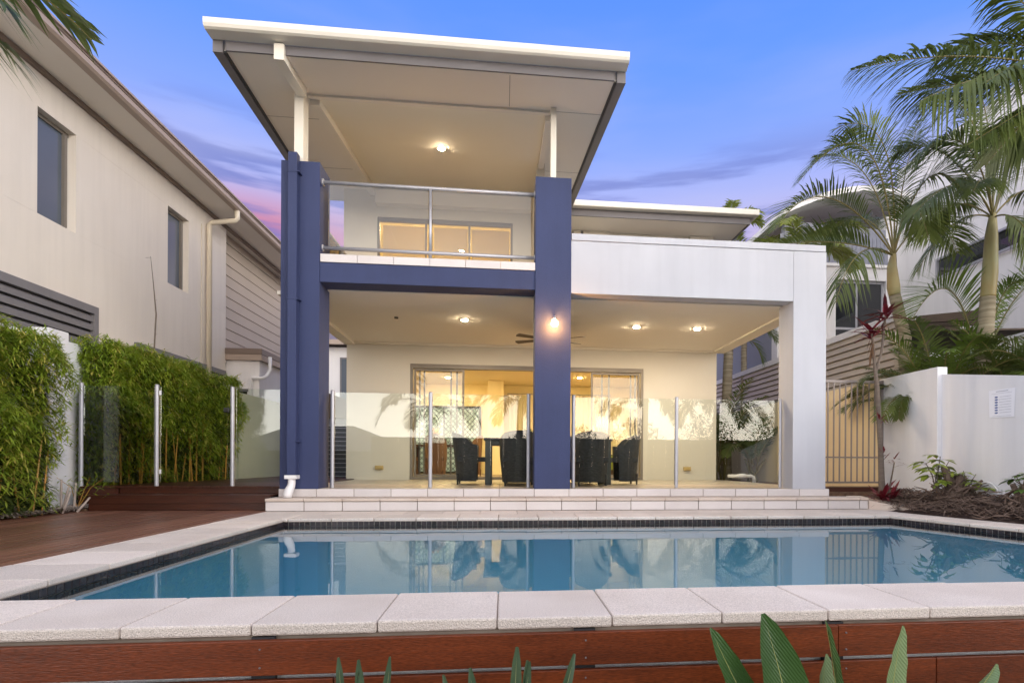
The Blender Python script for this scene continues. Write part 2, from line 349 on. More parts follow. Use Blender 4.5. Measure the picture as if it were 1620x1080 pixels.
# two tiled steps up to the patio
def steps(b):
    b.box(-2.70, 4.63, 6.83, 7.11, -.03, .13, 1)
    k = 0; x = -2.70; st = .425
    while x < 4.62:
        c = min(x + st, 4.64); b.box(x + .004, c - .004, 6.815, 6.825, Z0 + .002, .128, 2)
        b.box(x + .003, c - .003, 6.80, 7.12, .135, .165 + random.uniform(-.001, .001), 0); x = c
    x = -2.66
    while x < 4.27:
        c = min(x + .435, 4.28); b.box(x + .003, c - .003, 7.092, 7.10, .17, .262, 2); x = c
    b.prism([(4.645, 6.80), (4.93, 6.40), (5.05, 6.50), (4.85, 7.3), (4.645, 7.3)], -.03, lambda x, y: .16 - max(0, (6.95 - y)) * .20, 0)
struct('patio_steps', ['cap', 'grout', 'tilew'], steps, bevel=.004)
def pf(b):
    b.box(-2.66, 4.28, 7.10, 16.0, -.03, .262, 1)
    x = -2.66
    while x < 4.2:
        y = 7.105
        while y < 10.5:
            c = min(x + .435, 4.28); d = min(y + .435, 10.55); b.box(x + .002, c - .002, y + .002, d - .002, .255, .266, 0); y = d
        x += .435
struct('patio_floor', ['floor', 'grout'], pf)
struct('side_path', 'soil', lambda b: b.box(4.3, 5.58, 7.5, 20, -.03, .20))

# decks and timber wall
def deck(b):
    x = -4.86
    while x < -2.71:
        c = min(x + .09, -2.705); b.box(x + .005, c - .004, 2.13, 6.99, -.012, Z0 + random.uniform(-.001, .001)); x += .09
struct('timber_deck', 'deck', deck)
def dstep(b):
    b.box(-4.66, -2.72, 7.0, 7.42, .03, .18, 1)
    for i in range(4): b.box(-4.67, -2.71, 6.99 + i * .105, 7.09 + i * .105, .18, .198)
    b.box(-4.67, -2.71, 6.985, 6.999, .025, .098); b.box(-4.67, -2.71, 6.985, 6.999, .102, .179)
    b.box(-4.60, -2.72, 7.40, 7.43, .2, .262); 
    x = -5.0
    while x < -2.7: b.box(x + .002, x + .088, 7.38 if x > -4.65 else 7.33, 14, .262, .284); x += .09
    b.box(-5.02, -4.60, 7.335, 7.379, .04, .258)
struct('deck_steps', ['deckx', 'darkline'], dstep)
w = thing('timber_retaining_wall', 'red-brown oiled timber board wall below the front edge of the pool', 'wall', (0, 2.11, -.75))
def bd(b, row, z0, z1, joints):
    xs = [-5] + joints + [7]
    for a, c in zip(xs, xs[1:]): b.box(a + .002, c - .002, 2.108 + random.uniform(-.002, .002), 2.13, z0, z1)
for r_, (z0, z1, js) in enumerate([(-.158, -.036, [-1.9, 1.313]), (-.300, -.176, [-3.2, -.6, 1.73]), (-.44, -.318, [-.1, 2.2]), (-.58, -.458, [1.1]), (-.74, -.6, [.4])]):
    part('board', 'board', w, lambda b: bd(b, r_, z0, z1, js), bevel=.002)
part('post', 'darkline', w, lambda b: [b.box(x - .04, x + .04, 2.135, 2.16, -.75, -.03) for x in (-4, -3, -1.9, -.85, .31, 1.31, 2.3, 3.3)])
part('screw', 'steel', w, lambda b: [b.tube([(x, 2.1045, z), (x, 2.109, z)], .0035, 8) for x in (-.85, .31, 1.28, 1.345, -1.87, -1.93) for z in (-.065, -.13, -.205, -.27)])
box('block_backing', 'fencew', w, -5, 7, 2.165, 2.28, -.74, -.03)

# ------------------------------------------------------------------ main house
H = thing('two_storey_house', 'white two-storey house with blue columns and a flared flat roof behind the pool', 'house', (0, 7.1, .26))
box('column', 'blue', H, -2.65, -2.205, 7.1, 7.5, .262, 4.18, bevel=.004, label='blue rendered column beside the downpipe')
box('column', 'blue', H, .385, .835, 7.098, 7.5, .262, 4.16, bevel=.004, label='blue rendered column with the lit wall lamp')
box('column', 'white', H, 3.775, 4.23, 7.1, 7.5, .262, 3.382, bevel=.004, label='white rendered corner column')
box('balcony_beam', 'blue', H, -2.205, .385, 7.115, 7.42, 2.75, 2.985, bevel=.003)
part('balcony_edge_tiles', 'tilew', H, lambda b: [b.box(-2.2 + i * .431 + .003, min(-2.2 + (i + 1) * .431 - .003, .383), 7.105, 7.30, 2.99, 3.085) for i in range(6)])
box('balcony_floor', 'floor', H, -2.6, .84, 7.31, 10.5, 2.95, 3.08)
box('parapet_beam', 'white', H, .836, 3.774, 7.104, 7.3, 2.722, 3.382, bevel=.003)
box('parapet_cap', 'white', H, .84, 4.215, 7.09, 7.32, 3.385, 3.468, bevel=.003)
box('side_parapet', 'white', H, 4.05, 4.225, 7.5, 10.55, 2.75, 3.46)
box('patio_ceiling', 'ceil', H, -2.70, 4.04, 7.42, 10.56, 2.735, 2.76)
part('ceiling_trim', 'ceil', H, lambda b: (b.box(-2.70, 4.04, 10.49, 10.55, 2.70, 2.734), b.box(3.98, 4.22, 7.5, 10.6, 2.705, 2.733), b.box(-2.84, -2.66, 7.5, 10.6, 2.69, 2.733)))
box('side_fascia', 'ceil', H, -2.86, -2.71, 7.78, 10.5, 2.734, 2.94)
# ground floor rear wall with door opening, interior shell
part('back_wall', 'patio', H, lambda b: (b.box(-2.80, -1.69, 10.55, 10.75, .262, 2.734), b.box(2.63, 4.06, 10.55, 10.75, .262, 2.734), b.box(-1.69, 2.63, 10.55, 10.75, 2.37, 2.734)))
part('interior_walls', 'inwall', H, lambda b: (b.box(-2.80, -2.7, 10.76, 16, .262, 2.72), b.box(3.96, 4.06, 10.76, 16, .262, 2.72), b.box(-2.69, 3.95, 15.9, 16, .262, 2.72), b.box(-.42, 0.0, 15.0, 15.9, .262, 2.72)))
box('interior_ceiling', 'inwall', H, -2.8, 4.06, 10.76, 16, 2.725, 2.80)
part('upper_wall', 'patio', H, lambda b: (b.box(-2.86, -2.28, 10.55, 10.72, 3.0, 5.55), b.box(.15, 1.0, 10.55, 10.72, 3.0, 5.55), b.box(-2.28, .15, 10.55, 10.72, 5.0, 5.55)))
for d_ in ((.50, .62, 8.9, 10.54, 3.08, 5.3), (-2.86, -2.7, 10.73, 16, 2.81, 5.6), (4.0, 4.06, 11.0, 16, 2.81, 3.3)): box('upper_side_wall', 'patio', H, *d_)
part('upper_room', 'inwall', H, lambda b: (b.box(-2.7, 1.2, 13.6, 13.7, 3.0, 5.5), b.box(-2.7, 1.2, 10.75, 13.6, 2.95, 3.0), b.box(-2.7, 1.2, 10.75, 13.6, 5.35, 5.42), b.box(1.1, 1.2, 10.75, 13.6, 3.0, 5.4)))
# roof over the balcony
def zs(x, y): return 5.06 + .118 * (y - 7.1)
rp = [(-3.10, 6.50), (1.37, 6.50), (1.27, 11.3), (-3.62, 11.3)]
part('roof', 'rooft', H, lambda b: b.prism(rp, lambda x, y: zs(x, y) + .02, lambda x, y: zs(x, y) + .19))
part('soffit', 'soffit', H, lambda b: b.prism([(-3.0, 6.47), (1.27, 6.47), (1.17, 11.2), (-3.50, 11.2)], lambda x, y: zs(x, y), lambda x, y: zs(x, y) + .019))
for x0, x1, y0, y1 in ((.05, .056, 6.5, 7.2), (-3.2, -2.42, 7.9, 7.906), (.65, 1.25, 7.25, 7.256), (.65, 1.2, 9.2, 9.206), (-3.4, -2.42, 9.6, 9.606)): part('soffit_joint', 'steel', H, lambda b: b.hexa([(x0, y0, zs(0, y0) - .002), (x1, y0, zs(0, y0) - .002), (x1, y1, zs(0, y1) - .002), (x0, y1, zs(0, y1) - .002), (x0, y0, zs(0, y0) + .001), (x1, y0, zs(0, y0) + .001), (x1, y1, zs(0, y1) + .001), (x0, y1, zs(0, y1) + .001)]))
def gut(b):
    prof = [(6.27, 5.20), (6.25, 5.185), (6.25, 5.13), (6.265, 5.10), (6.29, 5.087), (6.44, 5.087), (6.44, 5.21), (6.43, 5.22), (6.43, 5.10), (6.28, 5.10), (6.275, 5.2)]
    x0, x1 = -3.115, 1.385; n = len(prof)
    b.add([(x0, y, z) for y, z in prof] + [(x1, y, z) for y, z in prof], [tuple(range(n)), tuple(reversed(range(n, 2 * n)))] + [(i, i + n, (i + 1) % n + n, (i + 1) % n) for i in range(n)])
part('gutter', 'fascia', H, gut)
box('fascia_beam', 'steel', H, -2.98, 1.25, 6.445, 6.468, 4.985, 5.085)
for a0, a1, s in ((-3.11, -3.63, 1), (1.28, 1.18, 1)): part('barge_board', 'steel', H, lambda b: b.hexa([(a0, 6.445, zs(0, 6.44) - .02), (a0 + .10 * s, 6.445, zs(0, 6.44) - .02), (a1 + .10 * s, 11.3, zs(0, 11.3) - .02), (a1, 11.3, zs(0, 11.3) - .02),
      (a0, 6.445, zs(0, 6.44) + .195), (a0 + .10 * s, 6.445, zs(0, 6.44) + .195), (a1 + .10 * s, 11.3, zs(0, 11.3) + .195), (a1, 11.3, zs(0, 11.3) + .195)]))
for a0, a1 in ((-3.008, -3.525), (1.248, 1.148)): part('shadow_line', 'darkline', H, lambda b: b.hexa([(a0, 6.47, zs(0, 6.47) - .012), (a0 + .03, 6.47, zs(0, 6.47) - .012), (a1 + .03, 11.2, zs(0, 11.2) - .012), (a1, 11.2, zs(0, 11.2) - .012),
      (a0, 6.47, zs(0, 6.47) + .01), (a0 + .03, 6.47, zs(0, 6.47) + .01), (a1 + .03, 11.2, zs(0, 11.2) + .01), (a1, 11.2, zs(0, 11.2) + .01)]))
for (x0, x1, y0, y1, l) in ((-2.51, -2.405, 7.12, 7.3, 'broad white roof post'), (.575, .645, 7.15, 7.23, 'slim white roof post')):
    box('roof_post', 'fascia', H, x0, x1, y0, y1, 4.185, zs(0, y0) - .001, bevel=.003, label=l)
part('outrigger', 'fascia', H, lambda b: b.hexa([(-2.47, 6.40, 4.90), (-2.365, 6.40, 4.90), (-2.365, 7.119, 4.95), (-2.47, 7.119, 4.95), (-2.47, 6.40, 5.075), (-2.365, 6.40, 5.075), (-2.365, 7.119, zs(0, 7.119) - .001), (-2.47, 7.119, zs(0, 7.119) - .001)]), bevel=.003)
def sb(b, x0, x1, y0, y1, dr=.07):
    b.hexa([(x0, y0, zs(0, y0) - dr), (x1, y0, zs(0, y0) - dr), (x1, y1, zs(0, y1) - dr), (x0, y1, zs(0, y1) - dr), (x0, y0, zs(0, y0) - .001), (x1, y0, zs(0, y0) - .001), (x1, y1, zs(0, y1) - .001), (x0, y1, zs(0, y1) - .001)])
part('ceiling_beam', 'soffit', H, lambda b: sb(b, -2.40, .57, 7.24, 7.32, .03))
part('ceiling_beam', 'soffit', H, lambda b: sb(b, -2.40, -2.28, 7.325, 10.54, .10))
part('ceiling_beam', 'soffit', H, lambda b: sb(b, .52, .60, 7.325, 10.54, .09))
part('balcony_ceiling', 'ceil', H, lambda b: b.hexa([(-2.275, 7.325, zs(0, 7.325) - .012), (.515, 7.325, zs(0, 7.325) - .012), (.515, 10.54, zs(0, 10.54) - .012), (-2.275, 10.54, zs(0, 10.54) - .012), (-2.275, 7.325, zs(0, 7.325) - .002), (.515, 7.325, zs(0, 7.325) - .002), (.515, 10.54, zs(0, 10.54) - .002), (-2.275, 10.54, zs(0, 10.54) - .002)]))
part('bulkhead', 'ceil', H, lambda b: b.box(-2.28, .52, 10.38, 10.545, 5.18, 5.42))
dp = part('downpipe', 'blue', H, lambda b: b.box(-2.535, -2.435, 7.0, 7.098, .43, 4.235), bevel=.004)
for z in (.82, 2.5, 4.0): box('bracket', 'blue', dp, -2.545, -2.405, 6.995, 7.099, z, z + .014)
# balcony rail
rl = part('balcony_rail', 'alu', H, lambda b: (b.tube([(-2.2, 7.2, 3.985), (.38, 7.2, 3.975)], .024, 14), b.tube([(-2.2, 7.2, 3.19), (.38, 7.2, 3.175)], .022, 14), b.tube([(-.915, 7.2, 3.05), (-.915, 7.2, 3.965)], .021, 14),
    b.tube([(-2.205, 7.2, 3.985), (-2.19, 7.2, 3.985)], .045, 14), b.tube([(.37, 7.2, 3.975), (.384, 7.2, 3.975)], .045, 14), b.tube([(-2.205, 7.2, 3.19), (-2.19, 7.2, 3.19)], .04, 14), b.tube([(.37, 7.2, 3.175), (.384, 7.2, 3.175)], .04, 14)), smooth=True)
part('glass_panel', 'rail_glass', rl, lambda b: b.box(-2.13, -.945, 7.195, 7.205, 3.21, 3.96))
part('glass_panel', 'rail_glass', rl, lambda b: b.box(-.885, .33, 7.195, 7.205, 3.20, 3.955))
sr = part('side_rail', 'alu', H, lambda b: (b.tube([(-2.6, 7.5, 3.985), (-2.6, 10.5, 3.985)], .024, 12), b.tube([(-2.6, 7.5, 3.19), (-2.6, 10.5, 3.19)], .022, 12), [b.tube([(-2.6, y, 3.08), (-2.6, y, 3.97)], .02, 10) for y in (8.5, 9.5)]), smooth=True)
part('glass_panel', 'rail_glass', sr, lambda b: b.box(-2.605, -2.595, 7.52, 10.5, 3.22, 3.95))
# windows and doors
def wframe(b, x0, x1, z0, z1, y0, y1, mull, t=.045, hd=None):
    b.box(x0, x1, y0, y1, z1 - (hd or t), z1); b.box(x0, x1, y0, y1, z0, z0 + t)
    for x in (x0, x1 - t): b.box(x, x + t, y0 + .001, y1 - .001, z0 + t, z1 - (hd or t))
    for x in mull: b.box(x - t * .45, x + t * .45, y0 + .012, y1 - .012, z0 + t, z1 - (hd or t))
bw = part('balcony_window', 'frame', H, lambda b: wframe(b, -2.279, .149, 3.09, 4.998, 10.56, 10.63, [-1.42, -1.33, -.64], .04, .07))
for a_, c_ in ((-2.23, -1.44), (-1.31, -.66), (-.62, .10)): box('pane', 'door_glass', bw, a_, c_, 10.597, 10.603, 3.14, 4.92)
for a_, c_ in ((-2.2, -1.46), (-1.29, -.68), (-.6, .09)): box('roller_blind', 'blind', bw, a_, c_, 10.68, 10.685, 4.22, 4.9)
sdv = part('sliding_door', 'frame', H, lambda b: (wframe(b, -1.689, 2.629, .27, 2.369, 10.56, 10.70, [], .05, .075)))
part('door_leaf', 'frame', sdv, lambda b: wframe(b, -1.62, -.72, .33, 2.28, 10.575, 10.60, [], .035))
part('door_leaf', 'frame', sdv, lambda b: wframe(b, -1.54, -.84, .33, 2.28, 10.61, 10.635, [], .03))
part('door_leaf', 'frame', sdv, lambda b: wframe(b, -1.46, -.95, .33, 2.28, 10.645, 10.67, [], .028))
part('door_leaf', 'frame', sdv, lambda b: wframe(b, 1.63, 2.56, .33, 2.28, 10.575, 10.60, [], .035))
part('door_leaf', 'frame', sdv, lambda b: wframe(b, 1.83, 2.50, .33, 2.28, 10.61, 10.635, [], .03))
part('door_leaf', 'frame', sdv, lambda b: wframe(b, 1.97, 2.42, .33, 2.28, 10.645, 10.67, [], .028))
for a_, c_ in ((-1.58, -.76), (1.67, 2.52)): box('pane', 'door_glass', sdv, a_, c_, 10.586, 10.590, .37, 2.24)
part('door_handle', 'alu', sdv, lambda b: b.tube([(1.72, 10.565, 1.2), (1.72, 10.545, 1.22), (1.72, 10.545, 1.36), (1.72, 10.565, 1.38)], .008, 8))
# second roof and upper rear windows, above the parapet
def zb(b): b.box(1.25, 5.12, 11.02, 11.14, 5.52, 5.72)
part('rear_roof', 'rooft', H, lambda b: b.box(1.2, 5.05, 11.15, 16, 5.60, 5.72)); part('rear_gutter', 'fascia', H, lambda b: (b.box(1.2, 5.12, 11.0, 11.14, 5.60, 5.715), b.box(5.055, 5.12, 11.145, 16, 5.6, 5.715)), bevel=.012)
part('rear_fascia_beam', 'steel', H, lambda b: (b.box(1.2, 5.0, 11.16, 11.19, 5.47, 5.595), b.box(4.97, 5.0, 11.195, 16, 5.47, 5.595)))
part('rear_soffit', 'soffit', H, lambda b: b.box(1.2, 4.965, 11.195, 16, 5.49, 5.55))
part('rear_wall', 'patio', H, lambda b: (b.box(1.45, 1.60, 11.9, 12.1, 3.3, 5.49), b.box(1.66, 2.22, 11.9, 12.1, 3.3, 5.49), b.box(3.98, 4.50, 11.9, 12.1, 3.3, 5.49), b.box(2.22, 3.98, 11.96, 12.1, 5.40, 5.49), b.box(2.22, 3.98, 11.96, 12.1, 3.3, 4.1), b.box(4.3, 4.5, 12.1, 16, 3.3, 5.49)))
rw = part('rear_window', 'frame', H, lambda b: wframe(b, 2.221, 3.979, 4.1, 5.399, 11.93, 11.99, [3.1], .04))
part('pane', 'blind', rw, lambda b: b.box(2.27, 3.93, 12.0, 12.01, 4.15, 5.35))
box('terrace_floor', 'rooft', H, .84, 4.04, 7.33, 12.0, 2.80, 2.86)
box('patio_wall_cable_box', 'ring', H, .60, .66, 10.50, 10.549, 2.55, 2.58)

# fittings
def downlight(x, y, z, label, m='bulb', r=.042, grp='round lamps recessed in the ceilings'):
    t = thing('downlight', label, 'ceiling light', (x, y, z), grp)
    part('trim_ring', 'ring', t, lambda b: b.tube([(x, y, z - .008), (x, y, z)], r * 1.45, 24)); part('bulb', m, t, lambda b: b.disc((x, y, z - .0085), r, 20, t=.004))
    return t
downlight(-.59, 8.68, 2.734, 'lit round downlight in the patio ceiling between the two blue columns')
downlight(2.07, 8.78, 2.734, 'lit round downlight in the patio ceiling nearer the middle blue column, right of the fan')
downlight(3.06, 8.79, 2.734, 'lit round downlight in the patio ceiling nearest the white corner column')
downlight(-.93, 8.55, zs(0, 8.55) - .012, 'lit round downlight in the balcony ceiling under the big roof')
i_l = [(-1.7, 12.2, 'left of the indoor dining chairs'), (-.2, 12.4, 'over the open doorway'), (1.2, 12.4, 'behind the middle blue column'), (2.9, 12.4, 'over the right-hand door leaves')]
for x, y, d in i_l: downlight(x, y, 2.724, 'lit round downlight in the indoor ceiling ' + d, 'bulbi', .05)
downlight(-1.4, 14.6, 2.724, 'lit round downlight deep in the room near the lattice screen', 'bulbi', .05)
downlight(1.9, 14.2, 2.724, 'lit round downlight deep in the room near the pale curtains', 'bulbi', .05)
downlight(-1.75, 12.0, 5.349, 'lit round downlight in the upstairs room, left half of the window', 'bulbi', .05)
downlight(-.3, 12.6, 5.349, 'lit round downlight in the upstairs room, right half of the window', 'bulbi', .05)
t = thing('smoke_sensor', 'small brown unlit sensor in the patio ceiling near the left blue column', 'sensor', (-1.59, 8.66, 2.734)); part('sensor_body', 'fan', t, lambda b: b.tube([(-1.59, 8.66, 2.715), (-1.59, 8.66, 2.734)], .03, 16))
t = thing('wall_lamp', 'lit globe wall lamp on the front of the middle blue column', 'wall lamp', (.62, 7.09, 2.3))
part('wall_plate', 'alu', t, lambda b: b.tube([(.62, 7.097, 2.36), (.62, 7.08, 2.36)], .035, 16)); part('arm', 'alu', t, lambda b: b.tube([(.62, 7.08, 2.38), (.62, 7.0, 2.39), (.62, 6.98, 2.36)], .012, 10))
def sph(b, c, r, n=14, k=0, sz_=1.):
    rings = [(c[0], c[1], c[2] + r * sz_ * math.sin(a)) for a in [math.pi * (i / n - .5) for i in range(n + 1)]]; b.tube(rings, [max(.0005, r * math.cos(math.pi * (i / n - .5))) for i in range(n + 1)], 16, True, k)
part('globe', 'bulbw', t, lambda b: sph(b, (.62, 6.98, 2.305), .042), smooth=True)
t = thing('ceiling_fan', 'dark four-blade ceiling fan half hidden by the middle blue column', 'ceiling fan', (.72, 9.0, 2.73))
part('rod', 'fan', t, lambda b: b.tube([(.72, 9, 2.73), (.72, 9, 2.55)], .015, 10)); part('motor', 'fan', t, lambda b: b.tube([(.72, 9, 2.60), (.72, 9, 2.58), (.72, 9, 2.52), (.72, 9, 2.50)], [.05, .09, .09, .04], 20))
for i in range(4):
    a = R((28, 152, 208, 332)[i]); u = Vector((math.cos(a), math.sin(a), 0)); v = Vector((-u.y, u.x, 0)); c = Vector((.72, 9, 2.535))
    pts = [c + u * .08 - v * .03, c + u * .58 - v * .055, c + u * .60, c + u * .58 + v * .055, c + u * .08 + v * .03]
    b = MB(); n = 5; b.add([tuple(p + Vector((0, 0, (p - c).dot(v) * .18))) for p in pts] + [tuple(p + Vector((0, 0, .008 + (p - c).dot(v) * .18))) for p in pts], [(4, 3, 2, 1, 0), (5, 6, 7, 8, 9)] + [(j, (j + 1) % 5, (j + 1) % 5 + 5, j + 5) for j in range(5)]); b.build('blade', 'fan', t)
for x, l in ((-2.22, 'beige double power outlet low on the wall left of the sliding doors'), (3.48, 'beige double power outlet low on the wall right of the sliding doors')):
    t = thing('power_outlet', l, 'power outlet', (x, 10.54, .48), 'power outlets on the patio wall')
    part('cover', 'brass', t, lambda b: (b.box(x - .07, x + .07, 10.50, 10.549, .45, .52), b.box(x - .06, x - .005, 10.49, 10.499, .465, .51), b.box(x + .005, x + .06, 10.49, 10.499, .465, .51)), bevel=.005)
t = thing('drain_elbow', 'white curved plastic pipe at the foot of the blue downpipe', 'pipe', (-2.49, 7.03, .165))
part('collar', 'pvc', t, lambda b: b.box(-2.555, -2.415, 6.975, 7.096, .385, .43), bevel=.006)
part('pipe', 'pvc', t, lambda b: b.tube([(-2.485, 7.03, .385), (-2.485, 7.03, .34), (-2.49, 7.025, .30), (-2.505, 7.0, .25), (-2.515, 6.98, .20), (-2.515, 6.98, .168)], [.042, .042, .044, .05, .05, .05], 18), smooth=True)
t = thing('white_waste_pipe', 'white plastic waste pipe with elbow lying behind the right glass panel', 'pipe', (4.3, 9.4, .32))
part('pipe', 'pvc', t, lambda b: (b.tube([(4.08, 10.0, .36), (4.50, 10.0, .36), (4.56, 10.0, .345), (4.58, 10.0, .21)], .032, 14), b.tube([(4.25, 10.0, .362), (4.28, 10.0, .362), (4.38, 10, .362), (4.41, 10, .362)], [.032, .045, .045, .032], 14)), smooth=True)

# glass pool fence
def gfence(name, label, posts, panels, loc):
    t = thing(name, label, 'glass fence', loc)
    for (x, y, h) in posts:
        p = part('post', 'alu', t, lambda b: b.tube([(x, y, .268), (x, y, h)], .024, 16), smooth=False); part('post_cap', 'alu', p, lambda b: b.tube([(x, y, h + .0005), (x, y, h + .010)], [.026, .018], 16))
    for (a, c, y, z0, z1) in panels: part('glass_panel', 'glass', t, lambda b: b.box(a, c, y - .005, y + .005, z0, z1))
    return t
ph = 1.47
gfence('glass_pool_fence', 'clear frameless-top glass pool fence between the blue columns', [(-2.12, 7.36, ph), (-.922, 7.36, ph), (.32, 7.36, ph)],
       [(-2.09, -.95, 7.36, .31, 1.455), (-.895, .295, 7.36, .31, 1.455)], (-.9, 7.36, .268))
gfence('glass_pool_fence', 'clear glass pool fence between the middle blue column and the white column', [(.905, 7.36, ph - .01), (2.285, 7.36, ph - .01), (3.73, 7.36, ph - .01)],
       [(.93, 2.26, 7.36, .31, 1.445), (2.31, 3.705, 7.36, .31, 1.445)], (2.3, 7.36, .268))
gf = gfence('glass_gate_fence', 'glass fence and gate on the raised deck in front of the bamboo', [(-5.06, 7.44, 1.52), (-4.21, 7.44, 1.51), (-3.335, 7.44, 1.50)],
       [(-5.03, -4.245, 7.44, .33, 1.495), (-3.29, -2.68, 7.44, .33, 1.485)], (-4, 7.44, .268))
g_ = part('gate_leaf', 'glass', gf, lambda b: b.box(-4.165, -3.39, 7.435, 7.445, .33, 1.49))
part('latch', 'black', g_, lambda b: (b.box(-3.43, -3.36, 7.405, 7.43, 1.19, 1.25),), bevel=.008)
for z in (.43, 1.39): box('hinge', 'pvc', g_, -4.175, -4.15, 7.415, 7.432, z, z + .055, bevel=.004)

# ------------------------------------------------------------------ furniture on the patio
def arc_chair(name, label, m, loc, rz, group, back=.76, seat=.40, w=.27, cat='chair'):
    t = thing(name, label, cat, (0, 0, 0), group); n = 14
    # shell wraps the seat: rear at -y, arms forward
    b = MB(); outer = []; 
    for i in range(n + 1):
        a = R(-200 + 220 * i / n); u = i / n; rr = abs(u - .5) * 2; 
        h = seat + .18 + (back - seat - .18) * max(0, 1 - rr ** 2.2 * 1.35) ** .8 if rr < .85 else seat + .18
        x, y = math.cos(a) * w, math.sin(a) * w * .95
        fl = 1 + .16 * max(0, 1 - rr)
        outer.append((x, y, h, fl))
    for i in range(n + 1):
        x, y, h, fl = outer[i]
        b.V += [(x * .86, y * .86, .05), (x, y, seat), (x * 1.02, y * fl, h), (x * .90, y * (fl - .10), h), (x * .82, y * .82, seat)]
    for i in range(n):
        o = i * 5; p = o + 5
        for j in range(4): b.F.append((o + j, p + j, p + j + 1, o + j + 1)); b.K.append(0)
    for o in (0, n * 5): b.F.append((o, o + 1, o + 2, o + 3, o + 4)); b.K.append(0)
    b.build('backrest', m, t, smooth=False)
    part('seat', m, t, lambda q: (q.box(-w * .86, w * .86, -w * .75, w * 1.05, seat - .07, seat), q.box(-w * .78, w * .78, w * .98, w * 1.03, .06, seat - .07)), bevel=.015)
    for sx_ in (-1, 1):
        for sy_ in (-.72, .95): part('leg', m, t, lambda q: q.tube([(sx_ * w * .72, sy_ * w, 0), (sx_ * w * .74, sy_ * w, .16)], [.012, .02], 8))
    t.location = loc; t.rotation_euler = (0, 0, rz); return t
def dup(t, loc, rz, label):
    r = t.copy(); COL.objects.link(r); r.location = loc; r.rotation_euler = (0, 0, rz); r['label'] = label
    for c in list(t.children):
        d = c.copy(); COL.objects.link(d); d.parent = r
        for g in c.children: h = g.copy(); COL.objects.link(h); h.parent = d
    return r
G1 = 'dark wicker armchairs round the outdoor table'
c0 = arc_chair('wicker_armchair', 'dark wicker armchair at the left end of the outdoor table, seen from the side', 'wicker', (-.46, 8.50, .268), R(-90), G1)
dup(c0, (.22, 8.02, .268), R(0), 'dark wicker armchair with its back to the pool, left of the middle blue column')
dup(c0, (1.22, 8.02, .268), R(4), 'dark wicker armchair with its back to the pool, right of the middle blue column')
dup(c0, (1.78, 8.50, .268), R(90), 'dark wicker armchair at the right end of the outdoor table, seen from the side')
dup(c0, (.25, 9.05, .268), R(180), 'dark wicker armchair on the house side of the table, glimpsed left of the middle column')
dup(c0, (1.15, 9.05, .268), R(180), 'dark wicker armchair on the house side of the table, glimpsed right of the middle column')
t = thing('outdoor_table', 'dark rectangular outdoor dining table behind the middle blue column', 'table', (.66, 8.5, .268))
part('table_top', 'tabled', t, lambda b: b.box(-.28, 1.58, 8.15, 8.85, .905, .945), bevel=.004)
part('apron', 'tabled', t, lambda b: (b.box(-.22, 1.52, 8.19, 8.21, .84, .904), b.box(-.22, 1.52, 8.79, 8.81, .84, .904)))
for x in (-.26, 1.47):
    for y in (8.17, 8.74): box('leg', 'tabled', t, x, x + .09, y, y + .09, .268, .904)
t = thing('potted_plant', 'small green pot plant on the outdoor table behind the blue column', 'pot plant', (.36, 8.6, .945))
part('pot', 'black', t, lambda b: b.tube([(.36, 8.6, .945), (.36, 8.6, 1.02)], [.04, .05], 14))
def lf(b, p, d, L_, w, droop=.3, seg=3, k=0, side=None):
    p = Vector(p); d = Vector(d).normalized(); s_ = (side or d.cross(Vector((0, 0, 1)))); s_ = s_.normalized() if s_.length > .01 else Vector((1, 0, 0))
    o = len(b.V); ws = [.35, 1, .75, 0] if seg == 3 else [.3, 0] if seg == 1 else [.4, 1, 0]
    for i in range(seg + 1):
        q = p + d * L_ * i / seg + Vector((0, 0, -droop * L_ * (i / seg) ** 2)); ww = w * ws[i] / 2
        if i == seg: b.V.append(tuple(q))
        else: b.V += [tuple(q - s_ * ww), tuple(q + s_ * ww)]
    for i in range(seg - 1): b.F.append((o + 2 * i, o + 2 * i + 1, o + 2 * i + 3, o + 2 * i + 2)); b.K.append(k)
    e = o + 2 * (seg - 1); b.F.append((e, e + 1, e + 2)); b.K.append(k)
part('foliage', 'leafdg', t, lambda b: [lf(b, (.36, 8.6, 1.01), (random.uniform(-1, 1), random.uniform(-1, 1), random.uniform(.4, 1.6)), .16, .04) for _ in range(30)])

# indoor things
G2 = 'brown dining chairs indoors'
c1 = arc_chair('dining_chair', 'brown rattan high-back dining chair indoors, facing away behind the left door leaf', 'rattan', (-1.45, 12.45, .266), 0, G2, .92, .42, .24)
dup(c1, (-2.15, 12.9, .266), R(-80), 'dark-looking dining chair at the left end of the indoor table')
dup(c1, (-.72, 12.95, .266), R(80), 'dark-looking dining chair at the right end of the indoor table')
t = thing('dining_table', 'dark wooden dining table indoors behind the rattan chair', 'table', (-1.45, 13.0, .266))
part('table_top', 'wood', t, lambda b: b.box(-2.05, -.85, 12.7, 13.5, .93, .97), bevel=.004)
for x in (-2.0, -.95):
    for y in (12.75, 13.4): box('leg', 'wood', t, x, x + .06, y, y + .06, .266, .93)
t = thing('flower_vase', 'vase of orange flowers on the indoor dining table', 'vase', (-1.5, 13.0, .97))
part('vase', 'black', t, lambda b: b.tube([(-1.5, 13, .97), (-1.5, 13, 1.05), (-1.5, 13, 1.13)], [.04, .06, .03], 14)); part('flowers', 'flower', t, lambda b: [lf(b, (-1.5, 13, 1.12), (random.uniform(-.6, .6), random.uniform(-.6, .6), 1.2), random.uniform(.12, .3), .05, .1) for _ in range(40)])
t = thing('lattice_screen_door', 'dark diamond-lattice security door at the back of the room', 'screen door', (-1.6, 15.85, .266))
